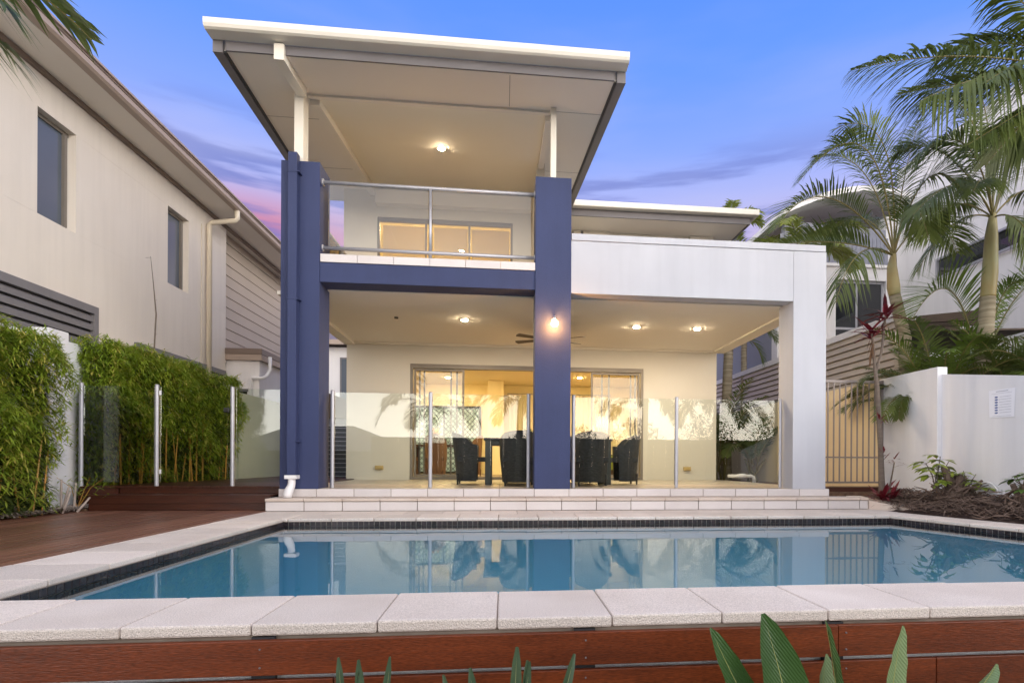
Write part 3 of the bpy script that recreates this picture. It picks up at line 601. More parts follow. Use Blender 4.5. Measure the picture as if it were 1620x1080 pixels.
part('door_frame', 'darkline', t, lambda b: wframe(b, -2.62, -.62, .27, 2.12, 15.84, 15.88, [-1.62], .06))
def lat(b):
    for x0, x1 in ((-2.56, -1.65), (-1.59, -.68)):
        z0, z1 = .33, 2.06; st = .13; w_ = x1 - x0; k = -z1
        while k < w_ + z1:
            for s_ in (1, -1):
                pts = []
                # line x = x0 + k + s*(z - z0)
                for z in (z0, z1):
                    pts.append((x0 + k + (z - z0) * s_ * .9, z))
                (xa, za), (xb, zb_) = pts
                def cl_(xv): return za + (xv - xa) / (xb - xa) * (zb_ - za)
                if xa > xb: (xa, za), (xb, zb_) = (xb, zb_), (xa, za)
                if xb < x0 or xa > x1: continue
                A = (xa, za) if xa >= x0 else (x0, za + (x0 - xa) / (xb - xa) * (zb_ - za)); B_ = (xb, zb_) if xb <= x1 else (x1, za + (x1 - xa) / (xb - xa) * (zb_ - za))
                if abs(A[0] - B_[0]) > .01: b.tube([(A[0], 15.855 + s_ * .004, A[1]), (B_[0], 15.855 + s_ * .004, B_[1])], .0075, 4, False)
            k += st
part('lattice', 'darkline', t, lat)
MATS_day = mat('garden_daylight_glow', (.25, .36, .31), .3, (.45, .5, .45), 2, .4, emit=(.50, .62, .55), es=.28); M_['day'] = MATS_day  # emission and green tones stand in for daylight from the garden beyond
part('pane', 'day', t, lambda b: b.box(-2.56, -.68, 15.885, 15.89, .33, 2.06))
t = thing('curtain', 'pale sheer curtains at the back of the room, seen right of the blue column', 'curtain', (1.7, 15.7, .3))
def curt(b, x0, x1, y):
    n = int((x1 - x0) / .03); pts = [(x0 + (x1 - x0) * i / n, y + .03 * math.sin(i * 1.25) + .01 * math.sin(i * .4)) for i in range(n + 1)]
    o = len(b.V); b.V += [(x, yy, .3) for x, yy in pts] + [(x, yy, 2.45) for x, yy in pts]
    for i in range(n): b.F.append((o + i, o + i + 1, o + n + 2 + i, o + n + 1 + i)); b.K.append(0)
part('drape', 'curtain', t, lambda b: (curt(b, .15, 1.1, 15.7), curt(b, 1.75, 2.9, 15.7)), smooth=True)
part('curtain_rail', 'alu', t, lambda b: b.tube([(.1, 15.75, 2.47), (3.0, 15.75, 2.47)], .015, 8))
t = thing('round_ceiling_vent', 'round yellowish air vent in the indoor ceiling above the open doorway', 'air vent', (-.35, 11.6, 2.72))
part('vent_ring', 'brass', t, lambda b: (b.tube([(-.35, 11.6, 2.70), (-.35, 11.6, 2.723)], .19, 30),)); part('vent_disc', 'inwall', t, lambda b: b.tube([(-.35, 11.6, 2.685), (-.35, 11.6, 2.699)], .12, 30))
t = thing('sideboard', 'low green and dark wood sideboard indoors behind the right door leaves', 'cabinet', (3.0, 13.5, .266))
part('carcass', 'wood', t, lambda b: b.box(2.5, 3.6, 13.3, 13.8, .27, .78), bevel=.004); part('cupboard_door', 'leafg', t, lambda b: (b.box(2.53, 2.95, 13.28, 13.298, .42, .76), b.box(2.98, 3.5, 13.28, 13.298, .42, .76)))
t = thing('upstairs_pot_plant', 'small round green plant behind the balcony window', 'pot plant', (-.48, 10.9, 3.0))
part('pot', 'black', t, lambda b: b.tube([(-.42, 10.95, 3.0), (-.42, 10.95, 3.9)], [.08, .11], 14)); part('foliage', 'leafdg', t, lambda b: [lf(b, (-.42, 10.95, 3.88), (random.uniform(-1, 1), random.uniform(-1, 1), random.uniform(.1, 1.4)), .18, .05) for _ in range(70)])

t = thing('star_wall_ornament', 'small dark star-shaped ornament on the indoor wall right of the middle blue column', 'wall ornament', (1.6, 15.88, 1.9))
part('spikes', 'leafdg', t, lambda b: [b.tube([(1.55, 15.86, 1.85), (1.55 + .26 * math.cos(a) * U(.6, 1), 15.86, 1.85 + .26 * math.sin(a) * U(.6, 1))], [.012, .004], 5) for a in [i * .57 for i in range(11)]])
# ------------------------------------------------------------------ left neighbour
LH = thing('cream_neighbour_house', 'cream rendered two-storey house with brown gutter on the left', 'house', (-6, 8, 0))
def lw(b):
    # wall in the plane x = -6 with two recessed window openings
    ys = [2.5, 8.03, 8.70, 10.90, 11.58, 13.05]; z0w, z1w = 3.78, 5.16
    b.box(-6.4, -6.0, 2.5, 13.05, 0, z0w - .001); b.box(-6.4, -6.0, 2.5, 13.05, z1w + .001, 5.66)
    for a, c in ((2.5, 8.03), (8.70, 10.90), (11.58, 13.05)): b.box(-6.4, -6.0, a, c, z0w, z1w)
part('wall', 'lhouse', LH, lw)
part('weatherboard_wall', 'weather', LH, lambda b: [b.add([(-6.22, 13.052, z), (-6.22, 17, z), (-6.20, 17, z), (-6.195, 13.052, z), (-6.22, 13.052, z + .232), (-6.22, 17, z + .232), (-6.212, 17, z + .232), (-6.212, 13.052, z + .232)], [(0, 3, 2, 1), (4, 5, 6, 7), (0, 1, 5, 4), (1, 2, 6, 5), (2, 3, 7, 6), (3, 0, 4, 7)]) for z in [2.6 + i * .24 for i in range(13)]])
box('lower_return_wall', 'lhouse', LH, -6.4, -6.23, 13.05, 17, 0, 5.66)
for (y0, y1) in ((8.03, 8.70), (10.90, 11.58)):
    f = part('window', 'frame', LH, lambda b: (b.box(-6.14, -6.10, y0, y1, 5.11, 5.159), b.box(-6.14, -6.10, y0, y1, 3.781, 3.83), b.box(-6.14, -6.10, y0, y0 + .04, 3.83, 5.11), b.box(-6.14, -6.08, y1 - .10, y1 - .05, 3.83, 5.11)))
    part('pane', 'lglass', f, lambda b: b.box(-6.13, -6.12, y0 + .04, y1 - .05, 3.83, 5.11))
part('eave', 'soffit', LH, lambda b: b.box(-6.6, -5.46, 2.4, 17.2, 5.665, 5.70)); part('roof', 'brown', LH, lambda b: b.prism([(-9.5, 2.4), (-5.45, 2.4), (-5.45, 17.2), (-9.5, 17.2)], lambda x, y: 5.71 + (-5.45 - x) * .3, lambda x, y: 5.80 + (-5.45 - x) * .3))
part('wall_cornice', 'brown', LH, lambda b: b.box(-6.0, -5.95, 2.4, 17, 5.60, 5.664))
def gut2(b):
    prof = [(-5.46, 5.66), (-5.36, 5.66), (-5.33, 5.69), (-5.33, 5.75), (-5.345, 5.79), (-5.30, 5.80), (-5.30, 5.83), (-5.46, 5.83)]
    n = len(prof); b.add([(x, 2.4, z) for x, z in prof] + [(x, 17.2, z) for x, z in prof], [tuple(range(n)), tuple(reversed(range(n, 2 * n)))] + [(i, i + n, (i + 1) % n + n, (i + 1) % n) for i in range(n)])
part('gutter', 'brownl', LH, gut2); part('gutter_recess', 'brown', LH, lambda b: b.box(-5.34, -5.325, 2.42, 17.18, 5.765, 5.798))
part('downpipe', 'cream', LH, lambda b: b.tube([(-5.40, 12.2, 5.66), (-5.40, 12.2, 5.50), (-5.43, 12.2, 5.46), (-5.88, 12.2, 5.40), (-5.93, 12.2, 5.35), (-5.93, 12.2, 1.0)], .05, 12), smooth=True)
lv = part('louvre_screen', 'louvre', LH, lambda b: (b.box(-6.0, -5.93, 3, 9.06, 2.72, 2.83), b.box(-6.0, -5.93, 8.98, 9.06, 1.2, 2.72)))
for i in range(12): part('louvre_blade', 'louvre', lv, lambda b: b.hexa([(-5.99, 3, 2.63 - i * .125), (-5.95, 3, 2.60 - i * .125), (-5.95, 8.975, 2.60 - i * .125), (-5.99, 8.975, 2.63 - i * .125), (-5.985, 3, 2.70 - i * .125), (-5.945, 3, 2.67 - i * .125), (-5.945, 8.975, 2.67 - i * .125), (-5.985, 8.975, 2.70 - i * .125)]))
part('louvre_backing', 'darkline', LH, lambda b: b.box(-5.998, -5.992, 3, 8.98, 1.2, 2.72))
part('lower_window', 'louvre', LH, lambda b: (b.box(-6.0, -5.94, 9.98, 12.95, 2.42, 2.52), b.box(-6.0, -5.94, 9.98, 10.04, 1.5, 2.42))); part('pane', 'wglass', LH, lambda b: b.box(-5.998, -5.98, 10.04, 12.9, 1.5, 2.42))
part('conduit', 'cream', LH, lambda b: b.tube([(-5.985, 12.02, 5.3), (-5.985, 12.02, 1.5)], .008, 6))
t = thing('lean_to_garage', 'white low garage wing with brown fascia beyond the cream house', 'garage', (-5.6, 13.3, 0))
box('wall', 'rwhite', t, -6.19, -5.33, 13.12, 17, 0, 2.80); box('garage_roof', 'brown', t, -6.19, -5.24, 13.02, 17, 2.91, 3.03)
part('fascia', 'brownl', t, lambda b: (b.box(-6.19, -5.25, 13.03, 13.10, 2.78, 2.905), b.box(-5.32, -5.25, 13.101, 17, 2.78, 2.905))); 
part('downpipe', 'pvc', t, lambda b: b.tube([(-5.18, 13.3, 2.9), (-5.18, 13.3, 2.6), (-5.22, 13.2, 2.45), (-5.25, 13.08, 2.4), (-5.45, 13.05, 2.4), (-5.48, 13.05, 2.37), (-5.48, 13.05, 1.0)], .04, 12), smooth=True)
part('window', 'wglass', t, lambda b: b.box(-5.85, -5.58, 13.10, 13.118, 1.5, 2.1)); part('window_hood', 'steel', t, lambda b: b.box(-5.87, -5.56, 13.09, 13.118, 2.1, 2.16))
t = thing('distant_white_house', 'distant white house with brown eave glimpsed behind the left blue column', 'house', (-6, 20, 0))
part('wall', 'rwhite', t, lambda b: b.box(-8, -4.6, 20, 24, 0, 4.45)); part('roof', 'brown', t, lambda b: b.prism([(-8.3, 19.6), (-4.3, 19.6), (-4.3, 24), (-8.3, 24)], 4.50, lambda x, y: 4.62 + (y - 19.6) * .3))
part('fascia', 'brownl', t, lambda b: b.box(-8.3, -4.3, 19.55, 19.595, 4.47, 4.62)); w_ = part('window', 'steel', t, lambda b: wframe(b, -5.52, -4.9, 2.5, 4.1, 19.97, 19.998, [], .05)); part('pane', 'lglass', w_, lambda b: b.box(-5.47, -4.95, 19.98, 19.99, 2.55, 4.05))
t = thing('slatted_side_gate', 'dark gate with thin horizontal wires at the end of the side passage', 'gate', (-3.2, 11.5, .2))
part('gate_frame', 'alu', t, lambda b: wframe(b, -3.45, -2.98, .22, 1.30, 11.5, 11.53, [], .025)); part('wire', 'alu', t, lambda b: [b.box(-3.42, -3.0, 11.5, 11.51, .3 + i * .085, .308 + i * .085) for i in range(12)]); part('dark_screen', 'darkline', t, lambda b: b.box(-3.43, -2.99, 11.54, 11.55, .24, 1.28))
t = thing('grey_side_shed', 'grey pitched-roof shed in the side passage seen through the glass', 'shed', (-3.6, 14, .2))
part('wall', 'rgrey', t, lambda b: b.box(-4.4, -3.3, 14, 16, 0, 1.6)); part('roof', 'stem', t, lambda b: b.prism([(-4.5, 13.9), (-3.2, 13.9), (-3.2, 16), (-4.5, 16)], 1.61, lambda x, y: 2.12 + (-3.9 - x) * .35))

t = thing('white_boundary_wall', 'white rendered boundary wall between the two bamboo hedges on the left', 'wall', (-5.2, 6, 0))
box('wall', 'fencew', t, -5.40, -5.22, 2.5, 10.3, -.03, 2.02); box('pier', 'fencew', t, -5.21, -5.0, 6.86, 7.15, -.03, 2.06, bevel=.005)
t = thing('pale_green_boundary_wall', 'pale grey-green rendered wall with sloping top behind the glass gate', 'wall', (-4.6, 12, 0))
part('wall', 'grnwall', t, lambda b: (b.box(-4.75, -4.52, 10.3, 13.2, 0, 1.77), b.box(-5.3, -4.76, 10.31, 10.5, 0, 1.77), b.box(-4.70, -4.35, 13.21, 13.4, 0, 1.75)))

# ------------------------------------------------------------------ right side
RW = thing('right_boundary_wall', 'tall white rendered boundary wall right of the metal gate', 'wall', (5.65, 7, 0))
part('wall', 'fencew', RW, lambda b: (b.prism([(5.6, 6.83), (5.74, 6.83), (5.74, 7.98), (5.6, 7.98)], -.03, 1.86), ), bevel=.004)
part('wall', 'fencew', RW, lambda b: b.prism([(5.66, 1.6), (5.80, 1.6), (5.80, 6.829), (5.66, 6.829)], -.03, lambda x, y: 1.76 - (6.8 - y) * .165), bevel=.004)
part('wall', 'fencec', RW, lambda b: b.box(5.61, 5.73, 7.981, 17, -.03, 1.85))
t = thing('pool_gate', 'grey vertical-bar metal pool gate beside the white column', 'gate', (5.1, 7.9, .3))
part('gate_frame', 'gate', t, lambda b: (b.box(4.30, 5.60, 7.885, 7.915, 1.79, 1.825), b.box(4.30, 5.60, 7.885, 7.915, .31, .335), b.box(4.30, 5.60, 7.89, 7.91, .68, .70), b.box(5.565, 5.6, 7.88, 7.92, .3, 1.83)))
for i in range(14):
    x = 4.37 + i * .092
    if x < 5.55: part('bar', 'gate', t, lambda b: b.box(x - .008, x + .008, 7.892, 7.908, .336, 1.789))
part('latch', 'black', t, lambda b: b.box(5.5, 5.59, 7.86, 7.884, 1.70, 1.77))
struct('gate_sill', 'deckx', lambda b: b.box(4.29, 5.59, 7.6, 7.96, .0, .262))
t = thing('wall_notice', 'white pool-safety notice sheet with blue ovals on the right boundary wall', 'notice', (5.66, 5.9, 1.3))
part('sheet', 'paper', t, lambda b: b.add([(5.653, 6.09, 1.14), (5.653, 5.76, 1.13), (5.653, 5.75, 1.455), (5.653, 6.10, 1.455)], [(0, 1, 2, 3)]))
part('blue_marks', 'ink', t, lambda b: [b.tube([(5.6515, 5.995, 1.19 + i * .03), (5.651, 5.995, 1.19 + i * .03)], .011, 12) for i in range(7)] + [b.box(5.6512, 5.6516, 5.975, 6.015, 1.183 + i * .03, 1.198 + i * .03) for i in range(7)])
part('text_line', 'inkg', t, lambda b: [b.box(5.6514, 5.6517, 5.80, 5.95 + (i % 3) * .008, 1.188 + i * .03, 1.192 + i * .03) for i in range(7)] + [b.box(5.6514, 5.6517, 5.84, 6.0, 1.43, 1.438), b.box(5.6514, 5.6517, 5.79, 6.06, 1.41, 1.413), b.box(5.6514, 5.6517, 5.8, 6.05, 1.15, 1.153)])

RH = thing('white_neighbour_house', 'white two-storey house with curved roof behind the palms on the right', 'house', (10, 14, 0))
part('front_wall', 'rwhite', RH, lambda b: (b.box(7.0, 8.60, 14, 14.3, 0, 6.3), b.box(8.60, 10.0, 14, 14.3, 5.40, 6.3), b.box(8.60, 10.0, 14, 14.3, 0, 3.6), b.box(10.0, 10.3, 14, 14.3, 0, 7.1)))
part('ledge', 'rwhite', RH, lambda b: b.box(7.0, 10.1, 13.93, 13.999, 5.72, 5.80), bevel=.01)
part('cladding', 'rgrey', RH, lambda b: [b.box(7.05 + i * .11, 7.15 + i * .11, 13.94, 13.96, 5.80, 6.5) for i in range(27)])
wf = part('window', 'alu', RH, lambda b: (wframe(b, 8.60, 10.0, 3.6, 5.40, 14.1, 14.16, [9.25], .06), b.box(8.66, 9.94, 14.11, 14.15, 4.12, 4.18)))
part('pane', 'wglass', wf, lambda b: b.box(8.66, 9.94, 14.125, 14.13, 3.66, 5.34))
part('window', 'alu', RH, lambda b: (b.box(10.22, 10.285, 6, 12.55, 5.42, 5.47), b.box(10.22, 10.285, 6, 12.55, 4.98, 5.03), [b.box(10.22, 10.285, y, y + .06, 5.03, 5.42) for y in (7.6, 9.3, 10.9, 12.49)]))
part('pane', 'wglass', RH, lambda b: b.box(10.262, 10.27, 6, 12.5, 5.03, 5.42))
part('side_wall', 'rwhite', RH, lambda b: (b.box(10.3, 10.6, 5.5, 13.99, 0, 4.98), b.box(10.3, 10.6, 5.5, 13.99, 5.47, 8.3), b.box(10.3, 10.6, 12.56, 13.99, 4.98, 5.47)))
def croof(b, x0=6.9, x1=12.2, y0=13.5, y1=20):
    n = 16; P = []
    for i in range(n + 1):
        u = i / n; P.append((x0 + (x1 - x0) * u, 6.55 + .95 * math.sin(math.pi * (u * .9 + .08))))
    for (xa, za), (xb, zb_) in zip(P, P[1:]):
        b.hexa([(xa, y0, za), (xb, y0, zb_), (xb, y1, zb_), (xa, y1, za), (xa, y0, za + .14), (xb, y0, zb_ + .14), (xb, y1, zb_ + .14), (xa, y1, za + .14)])
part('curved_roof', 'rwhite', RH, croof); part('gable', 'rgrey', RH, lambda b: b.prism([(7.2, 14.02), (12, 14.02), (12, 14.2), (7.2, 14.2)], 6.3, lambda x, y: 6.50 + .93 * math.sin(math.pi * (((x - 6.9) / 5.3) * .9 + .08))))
part('shaded_side_wall', 'rgrey', RH, lambda b: b.box(7.0, 7.3, 14.31, 22, 0, 6.45))  # grey-blue here is the wall's shade put into its colour
t = thing('slatted_screen_fence', 'beige horizontal slatted screen with white cap behind the pool gate', 'screen fence', (6.5, 12, 0))
part('cap', 'rwhite', t, lambda b: b.box(6.47, 6.62, 8.85, 20, 2.98, 3.10))
for i in range(11): part('slat', 'slat', t, lambda b: b.hexa([(6.53, 8.86, 2.86 - i * .125), (6.49, 8.86, 2.87 - i * .125), (6.49, 20, 2.87 - i * .125), (6.53, 20, 2.86 - i * .125), (6.56, 8.86, 2.965 - i * .125), (6.52, 8.86, 2.975 - i * .125), (6.52, 20, 2.975 - i * .125), (6.56, 20, 2.965 - i * .125)]))
part('screen_backing', 'steel', t, lambda b: b.box(6.57, 6.6, 8.87, 20, 1.4, 2.97)); box('end_post', 'slat', t, 6.47, 6.6, 8.74, 8.84, 0, 2.45)
t = thing('timber_pergola', 'weathered dark timber beams of a pergola between the two palm trunks', 'pergola', (8, 9, 0))
for i, (x, y, z, L_) in enumerate(((6.9, 8.8, 3.05, 1.5), (7.0, 9.6, 3.15, 1.9), (7.1, 10.4, 3.2, 2.0))): part('beam', 'timber', t, lambda b: b.hexa([(x, y, z - .10), (x + L_, y + .1, z + .05), (x + L_, y + .2, z + .05), (x, y + .1, z - .10), (x, y, z + .02), (x + L_, y + .1, z + .22), (x + L_, y + .2, z + .22), (x, y + .1, z + .02)]))
for x, y in ((7.05, 8.9), (8.6, 9.8)): box('post', 'timber', t, x, x + .1, y, y + .1, 0, 2.95)
part('roof_sheet', 'stem', t, lambda b: b.hexa([(6.9, 9, 2.85), (9.2, 9, 2.95), (9.2, 11, 2.95), (6.9, 11, 2.85), (6.9, 9, 2.88), (9.2, 9, 2.98), (9.2, 11, 2.98), (6.9, 11, 2.88)]))
t = thing('dark_garden_screen', 'dark timber screen behind the lower palms', 'screen fence', (8, 9.4, 0)); box('screen_panel', 'darkline', t, 6.75, 11, 9.4, 9.45, 0, 2.5)

#@@PLANTS@@
# ------------------------------------------------------------------ plants
def frond(name, m, parent, p0, d0, L_, g=.6, leaf=.42, w=.021, n=46, droop=.45, up_=.25, bare=.18, twist=0., fwd=.75, rr=.012, bez=None):
    """pinnate palm frond: a bending rib with two rows of narrow leaflets"""
    b = MB(); p = Vector(p0); d = Vector(d0).normalized(); st = 22; P = [p.copy()]; D = [d.copy()]
    for i in range(st):
        d = (d + Vector((0, 0, -g * (.35 + 1.6 * i / st) / st * 1.4))).normalized(); p = p + d * (L_ / st); P.append(p.copy()); D.append(d.copy())
    if bez:
        q0, q1, q2 = Vector(p0), Vector(bez[0]), Vector(bez[1])
        P = [q0 * (1 - u) ** 2 + q1 * 2 * u * (1 - u) + q2 * u * u for u in [i / st for i in range(st + 1)]]
        D = [((q1 - q0) * (1 - u) + (q2 - q1) * u).normalized() for u in [i / st for i in range(st + 1)]]
    b.tube(P, [rr * (1 - .85 * i / st) + .002 for i in range(st + 1)], 5, False, 1)
    base_s = D[0].cross(Vector((0, 0, 1)));
    if base_s.length < .05: base_s = Vector((1, .2, 0))
    base_s.normalize()
    n = int(n * 1.3)
    for i in range(n):
        u = bare + (1 - bare) * (i + U(-.3, .3)) / n; u = min(max(u, 0), .995); f = u * st; k = int(f); q = P[k].lerp(P[min(k + 1, st)], f - k); t_ = D[k]
        s = (base_s - t_ * base_s.dot(t_)).normalized(); nrm = s.cross(t_).normalized()
        if nrm.z < 0 and abs(t_.z) < .95: nrm = -nrm
        if twist: s = (s * math.cos(twist) + nrm * math.sin(twist)).normalized(); nrm = s.cross(t_).normalized() * (1 if s.cross(t_).dot(nrm) > 0 else -1)
        ll = leaf * 1.12 * (math.sin(math.pi * min(1, (u - bare) / (1 - bare) * .86 + .12)) ** .7) * U(.85, 1.1)
        for sg in (-1, 1):
            dd = (s * sg + t_ * (fwd + .55 * u + U(-.12, .12)) + nrm * (up_ + U(-.12, .12))).normalized()
            lf(b, q, dd, ll, w * U(.8, 1.2), droop * U(.6, 1.4), 3, 0, side=t_.cross(dd).cross(dd) if t_.cross(dd).length > .05 else None)
    return b.build(name, m, parent)
def trunk(parent, pts, rs, m='trunk', name='trunk'):
    b = MB(); PP = []; RR = []
    for i in range(len(pts) - 1):
        a, c = Vector(pts[i]), Vector(pts[i + 1]); k = max(2, int((c - a).length / .03))
        for j in range(k): 
            u = j / k; PP.append(a.lerp(c, u)); RR.append((rs[i] + (rs[i + 1] - rs[i]) * u) * (1.05 if j % 3 == 0 and m == 'trunk' else 1))
    PP.append(Vector(pts[-1])); RR.append(rs[-1]); b.tube(PP, RR, 16); return b.build(name, m, parent, smooth=True)
def palm(label, tp, rs, crown, fr, leafm='palm', group='tall feather palms behind the right boundary wall', shaft=None, loc=None, name='palm_tree', cat='palm tree'):
    t = thing(name, label, cat, loc or tp[0], group); trunk(t, tp, rs)
    if shaft: trunk(t, shaft[0], shaft[1], 'shaft', 'crownshaft')
    for f in fr: frond('frond', [leafm, 'rachis'], t, crown, **f)
    return t
def B(c, t_, **k): k.update(d0=(0, 0, 1), L_=1, bez=(c, t_)); return k
def F(d, L_, g=.6, **k): k.update(d0=d, L_=L_, g=g); return k
palm('feather palm with a leaning ringed trunk nearest the white column', [(6.42, 8.5, -.05), (6.45, 8.5, 1.6), (6.40, 8.5, 2.6), (6.22, 8.5, 3.30)], [.12, .11, .095, .085], (6.20, 8.5, 3.93),
     [B((5.98,8.50,6.79),(4.63,8.60,5.05), leaf=.62, n=50, w=.022, droop=.45, up_=.35, bare=.22),
      B((4.80,8.20,5.34),(3.95,8.00,4.02), leaf=.62, n=50, w=.022, droop=.35, up_=.6, bare=.22),
      B((5.36,8.60,4.26),(4.40,8.70,4.09), leaf=.62, n=50, w=.022, droop=.25, up_=.9, bare=.22),
      B((5.12,7.90,4.08),(4.67,7.60,2.86), leaf=.5, n=26, w=.022, droop=.9, up_=.1, bare=.22),
      B((6.61,8.90,6.79),(5.61,9.20,6.31), leaf=.62, n=50, w=.022, droop=.5, up_=.3, bare=.22),
      B((6.46,8.70,5.30),(6.95,8.90,6.39), leaf=.62, n=50, w=.022, droop=.5, up_=.3, bare=.22),
      B((6.64,8.30,6.01),(7.23,8.10,4.56), leaf=.62, n=50, w=.022, droop=.5, up_=.3, bare=.22),
      B((7.33,9.00,5.29),(8.00,9.30,4.34), leaf=.62, n=50, w=.022, droop=.5, up_=.3, bare=.22),
      B((6.33,9.40,5.42),(5.74,9.80,4.66), leaf=.62, n=50, w=.022, droop=.5, up_=.3, bare=.22),
      B((6.02,7.90,5.07),(6.01,7.50,3.78), leaf=.62, n=50, w=.022, droop=.5, up_=.3, bare=.22),
      B((6.17,9.00,6.08),(5.38,9.40,5.92), leaf=.62, n=50, w=.022, droop=.5, up_=.3, bare=.22)],
     shaft=([(6.22, 8.5, 3.30), (6.20, 8.5, 3.42), (6.17, 8.5, 3.75), (6.20, 8.5, 3.95)], [.085, .098, .072, .04]))
palm('feather palm with a pale straight trunk rising behind the notice', [(6.86, 7.5, -.05), (6.84, 7.5, 1.6), (6.93, 7.5, 3.0)], [.125, .115, .095], (7.0, 7.5, 4.15),
     [B((6.69,7.50,5.90),(5.87,7.70,4.96), leaf=.60, n=54, w=.024, droop=.7, bare=.25),
      B((6.33,7.20,4.90),(5.38,7.00,3.89), leaf=.60, n=54, w=.024, droop=.7, bare=.25),
      B((6.49,7.60,4.39),(5.98,7.70,3.39), leaf=.45, n=30, w=.024, droop=.7, bare=.25),
      B((7.32,7.80,5.85),(7.11,8.10,6.90), leaf=.60, n=54, w=.024, droop=.5, bare=.25),
      B((7.19,7.40,5.42),(8.20,7.50,5.55), leaf=.60, n=54, w=.024, droop=.5, bare=.25),
      B((7.90,7.70,5.17),(8.65,7.80,4.31), leaf=.60, n=54, w=.024, droop=.5, bare=.25),
      B((6.34,6.90,4.65),(5.80,6.50,3.98), leaf=.45, n=30, w=.024, droop=.7, bare=.25),
      B((6.72,8.00,5.74),(6.19,8.40,5.54), leaf=.60, n=54, w=.024, droop=.5, bare=.25),
      B((6.97,7.70,6.33),(6.35,8.00,6.10), leaf=.60, n=54, w=.024, droop=.5, bare=.25),
      B((8.07,8.30,5.40),(8.57,8.70,6.28), leaf=.60, n=54, w=.024, droop=.5, bare=.25),
      B((7.00,7.00,4.15),(6.97,6.70,3.10), leaf=.60, n=54, w=.024, droop=.5, bare=.25),
      B((6.97,8.30,5.03),(6.97,8.70,4.39), leaf=.60, n=54, w=.024, droop=.5, bare=.25)],
     shaft=([(6.93, 7.5, 3.0), (6.96, 7.5, 3.35), (6.98, 7.5, 3.9), (7.0, 7.5, 4.2)], [.095, .10, .08, .045]))
palm('large feather palm whose crown hangs into the top right corner', [(7.35, 6.2, -.05), (7.2, 6.2, 2.5), (7.1, 6.2, 4.7)], [.13, .12, .10], (7.03, 6.2, 5.32),
     [B((5.44,6.20,5.63),(4.04,6.30,5.22), leaf=.62, n=58, w=.030, droop=.6, bare=.15),
      B((5.73,5.90,5.25),(4.53,5.80,4.58), leaf=.85, n=58, w=.030, droop=1.1, bare=.15),
      B((6.06,6.60,5.52),(5.08,6.90,5.40), leaf=.62, n=58, w=.030, droop=.6, bare=.15),
      B((6.35,6.20,6.03),(5.87,6.40,6.69), leaf=.62, n=58, w=.030, droop=.6, bare=.15),
      B((6.00,5.70,4.70),(4.92,5.60,4.01), leaf=.62, n=58, w=.030, droop=.6, bare=.15),
      B((7.08,6.40,6.41),(8.09,6.50,6.58), leaf=.62, n=58, w=.030, droop=.6, bare=.15),
      B((7.17,6.90,5.55),(6.62,7.20,4.74), leaf=.62, n=58, w=.030, droop=.6, bare=.15),
      B((6.50,6.70,6.35),(5.77,7.10,6.04), leaf=.62, n=58, w=.030, droop=.6, bare=.15),
      B((6.10,5.80,5.41),(5.05,5.50,4.63), leaf=.62, n=58, w=.030, droop=.6, bare=.15)],
     shaft=([(7.1, 6.2, 4.7), (7.06, 6.2, 5.0), (7.03, 6.2, 5.36)], [.13, .11, .06]))
def clump(label, x, y, z, n, h, spread, leafm='palml', group='low feathery palms behind the right boundary wall', w=.026, leaf=.34, name='clumping_palm'):
    t = thing(name, label, 'palm', (x, y, z), group)
    part('stems', 'rachis', t, lambda b: [b.tube([(x + U(-.12, .12), y + U(-.12, .12), z), (x + U(-.2, .2), y + U(-.2, .2), z + h * .35)], [.025, .015], 7) for _ in range(6)])
    for i in range(n):
        a = 2 * math.pi * (i + U(-.3, .3)) / n; e = U(.9, 2.6)
        frond('frond', [leafm if U(0, 1) < .6 else 'palm', 'rachis'], t, (x + math.cos(a) * .08, y + math.sin(a) * .08, z + h * U(.15, .35)), (math.cos(a) * spread, math.sin(a) * spread, e), h * U(.75, 1.05), U(.7, 1.5), leaf, w, 30, .35, .3, .15)
clump('low feathery palm just left of the pale straight trunk', 6.5, 7.85, .9, 14, 1.75, .9, w=.026, leaf=.40)
clump('low feathery palm right of the pale straight trunk', 7.25, 7.4, .9, 14, 1.8, .9, w=.026, leaf=.40)
clump('low feathery palm at the right edge of the photo above the wall', 7.5, 6.8, .8, 14, 1.8, .9, w=.026, leaf=.40)
clump('low dark palm at the foot of the leaning ringed trunk', 6.35, 8.0, .8, 12, 1.5, 1.1, 'palm')
t = thing('palm_sapling', 'single broad arching palm frond cluster above the wall between the two trunks', 'palm', (7.17, 7.9, 1.2), 'low feathery palms behind the right boundary wall')
for f in (B((6.80, 7.90, 4.07), (5.88, 7.70, 2.65), leaf=.62, n=44, up_=.7, droop=.15), B((7.89, 8.00, 3.87), (8.98, 8.10, 3.55), leaf=.6, n=44, up_=.6, droop=.2), B((6.90, 8.20, 3.20), (6.45, 8.30, 2.32), leaf=.4, n=36), B((7.2, 7.6, 3.4), (7.35, 7.4, 3.2), leaf=.35, n=36)): frond('frond', ['palml', 'rachis'], t, (7.17, 7.9, 1.9), **f)
part('stems', 'rachis', t, lambda b: b.tube([(7.17, 7.9, .4), (7.17, 7.9, 1.95)], [.05, .03], 8))
t = thing('drooping_palm_seedling', 'small palm with fronds drooping over the wall end beside the gate', 'palm', (5.95, 7.6, 1.5), 'low feathery palms behind the right boundary wall')
for f in (F((-.8, -.35, .3), .75, 2.0, leaf=.2, n=34), F((-1, .5, .7), 1.1, 1.6, leaf=.3, n=34), F((-.7, .1, .9), 1.0, 1.4, leaf=.3, n=34), F((.5, 0, 1), 1.2, 1.3, n=34), F((-.3, 1, 1), 1.2, 1.3, n=34)): frond('frond', ['palm', 'rachis'], t, (5.95, 7.6, 1.6), **f)
